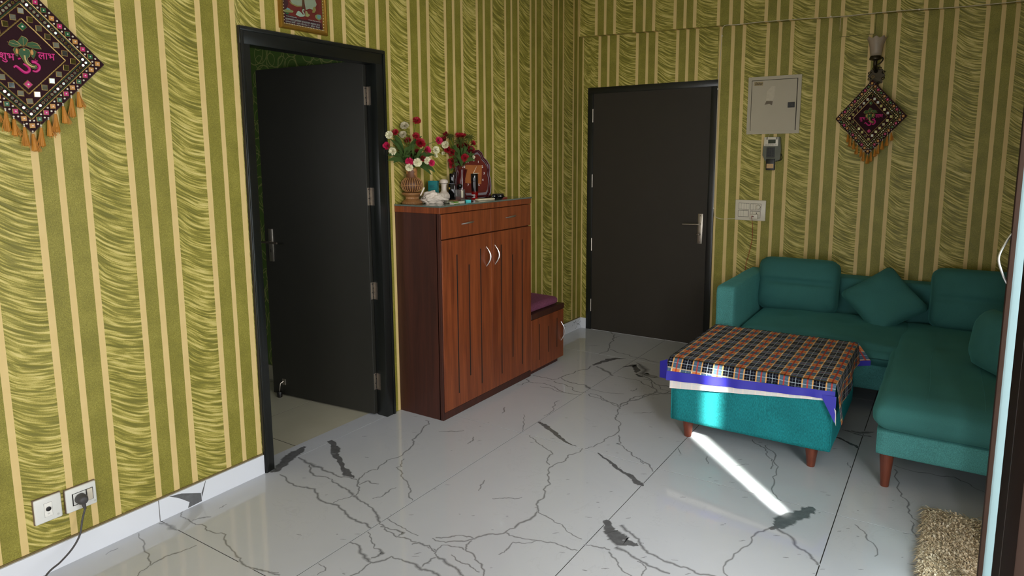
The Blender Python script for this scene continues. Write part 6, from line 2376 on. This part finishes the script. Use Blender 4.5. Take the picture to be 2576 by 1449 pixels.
tube(bm, [p + Vector((0.0285 * math.cos(t) - 0.004, 0.0285 * math.sin(t) + 0.004, 0.108)) for t in [i * math.pi / 12 for i in range(25)]], 0.0012, 5)
build('trim_ring', bm, mat('grey_rubber_foot', (120, 112, 106), 0.5), wm)

p = stand(1090, 509, 0.232)
bm = bmesh.new()
bmesh.ops.create_icosphere(bm, subdivisions=5, radius=1.0)
for v in bm.verts:
    n_ = v.co.copy()
    a = mnoise.turbulence(n_ * 1.5 + Vector((3.1, 7.7, 1.3)), 3, False)
    f_ = 1 + 0.55 * (mnoise.noise(n_ * 2.1 + Vector((9, 2, 4)))) + 0.35 * abs(mnoise.noise(n_ * 4.3)) - 0.2
    q = Vector((n_.x * 0.078 * f_, n_.y * 0.040 * f_, n_.z * 0.043 * f_))
    q.z = max(q.z + 0.030 - 0.025 * (abs(n_.x) ** 1.5) * (1 if n_.z > 0 else 0), 0.001 + 0.003 * a)
    v.co = q
fl = facing(p)
bm.transform(Matrix.Translation(p) @ Matrix.Rotation(math.atan2(fl.col[0].y, fl.col[0].x), 4, 'Z'))
o = build('crumpled_cloth', bm, mat('greyish_white_cotton', (208, 196, 182), 0.8, var=0.12, scale=30, bump=0.3, bscale=300), smooth='all')
tag(o, 'crumpled greyish white cloth lying beside the ribbed vase', 'cloth')
p = stand(1062, 478, 0.2)
p.z = ZT + 0.05
bm = bmesh.new()
tube(bm, [p + Vector((-0.004, -0.012, 0)), p + Vector((0.004, 0.014, 0.045))], [0.0035, 0.0045], 8)
o = build('comb_handle', bm, WHT, smooth=True)
tag(o, 'thin white plastic stick poking out of the crumpled cloth', 'stick')
bm = bmesh.new()
for s_ in (-0.013, 0.013):
    tube(bm, [p + Vector((0.006 + 0.011 * math.cos(t) * 0.4, s_ + 0.012 * math.cos(t) - 0.008, -0.012 + 0.008 * math.sin(t))) for t in [i * math.pi / 8 for i in range(17)]], 0.0014, 5)
o = build('wire_spectacles', bm, mat('brown_wire', (70, 58, 40), 0.4, 0.4), smooth=True)
tag(o, 'thin brown wire-rimmed spectacles resting on the crumpled cloth', 'spectacles')


# ---- flat things near the front edge
def flat_thing(name, label, cat, u0, v0, u1, v1, wd, h, m, extra=(), bev=0.002):
    a, b = hit(u0, v0 + 2, 'z', ZT + h / 2), hit(u1, v1 + 2, 'z', ZT + h / 2)
    for q in (a, b):
        q.x = min(max(q.x, 0.05), 0.31)
    d = (b - a)
    L_ = d.length
    x = d.normalized()
    f = frame((a + b) / 2 * 1.0, x, Vector((0, 0, 1)).cross(x), (0, 0, 1))
    f.translation = Vector(((a.x + b.x) / 2, (a.y + b.y) / 2, ZT))
    t = thing(name, label, cat, f.translation)
    build('body', fbox(f, (-L_ / 2, L_ / 2, -wd / 2, wd / 2, 0.0, h), bev=bev), m, t, smooth=True)
    for nm, x0_, x1_, y0_, y1_, z0_, z1_, mm in extra:
        build(nm, fbox(f, (x0_ * L_, x1_ * L_, y0_ * wd, y1_ * wd, z0_ * h, z1_ * h)), mm, t)
    return t, f, L_


GRN = mat('leaf_green_print', (96, 140, 40), 0.4, var=0.2, scale=60)
SIL = mat('silver_foil', (150, 148, 130), 0.3, 0.3, var=0.2, scale=60)
flat_thing('herbal_sachet', 'flat white and green carton lying at the glass edge', 'carton', 1137, 509, 1163, 506, 0.034, 0.013, mat('white_card', (214, 208, 192), 0.5),
           [('green_print', -0.5, -0.1, -0.51, 0.3, 0.5, 1.03, GRN), ('green_stripe', -0.5, 0.0, -0.515, -0.4, 0.02, 0.2, GRN)])
flat_thing('foil_packet', 'small silvery green packet next to the crumpled cloth', 'packet', 1120, 507, 1136, 506, 0.04, 0.012, SIL, [('green_print', 0.0, 0.48, -0.4, 0.45, 0.9, 1.04, GRN)], bev=0.004)
flat_thing('brown_envelope', 'flat tan paper packet lying behind the white and green carton', 'packet', 1135, 502, 1162, 500, 0.04, 0.004, mat('tan_paper', (166, 122, 82), 0.7), bev=0.001)
flat_thing('toothpaste_carton', 'flat blue and white carton with a turquoise end', 'carton', 1165, 502, 1194, 505, 0.03, 0.016, mat('pale_grey_card', (176, 172, 164), 0.45),
           [('blue_print', -0.5, 0.18, -0.3, 0.5, 0.8, 1.03, mat('navy_print', (22, 62, 108), 0.4)), ('turquoise_end', 0.30, 0.502, -0.51, 0.51, 0.0, 1.02, mat('turquoise_print', (40, 178, 180), 0.4))])
bm_ = flat_thing('cream_tube', 'long white squeezed tube lying on the glass sheet', 'tube', 1199, 501, 1241, 498, 0.036, 0.013, mat('cream_tube_plastic', (220, 208, 178), 0.4), bev=0.006)
flat_thing('black_case', 'small dark grey box at the wall side of the glass sheet', 'box', 1244, 491, 1262, 490, 0.045, 0.028, mat('charcoal_box', (44, 42, 36), 0.45))
flat_thing('red_pen', 'short dull red pen at the far end of the glass sheet', 'pen', 1261, 496, 1276, 495.5, 0.010, 0.009, mat('dull_red_pen', (122, 44, 32), 0.45), bev=0.003)
g = hit(1252, 497, 'z', ZT + 0.01)
g.x = min(max(g.x, 0.05), 0.28)
sg = thing('sunglasses', 'folded black sunglasses with shiny lenses by the small dark box', 'glasses', Vector((g.x, g.y, ZT)))
fl = facing(Vector((g.x, g.y, ZT)), yaw=0.2)
for s_ in (-1, 1):
    bm = bmesh.new()
    lathe(bm, [(0.001, 0), (0.017, 0.0), (0.019, 0.0015), (0.017, 0.003), (0.001, 0.005)], 18)
    bm.transform(fl @ Matrix.Translation((s_ * 0.021, 0.018, 0.0)) @ Matrix.Diagonal((1, 0.8, 1, 1)))
    build('lens', bm, BLKG, sg, smooth=True)
bm = bmesh.new()
tube(bm, [fl @ Vector(q) for q in ((-0.005, 0.022, 0.002), (0.0, 0.025, 0.003), (0.005, 0.022, 0.002))], 0.0018, 6)
for s_ in (-1, 1):
    tube(bm, smooth_path([fl @ Vector(q) for q in ((s_ * 0.040, 0.022, 0.0), (s_ * 0.042, 0.014, -0.012), (-s_ * 0.02, 0.004, -0.016))], 5), 0.0017, 6)
build('temple', bm, DARKP, sg, smooth=True)
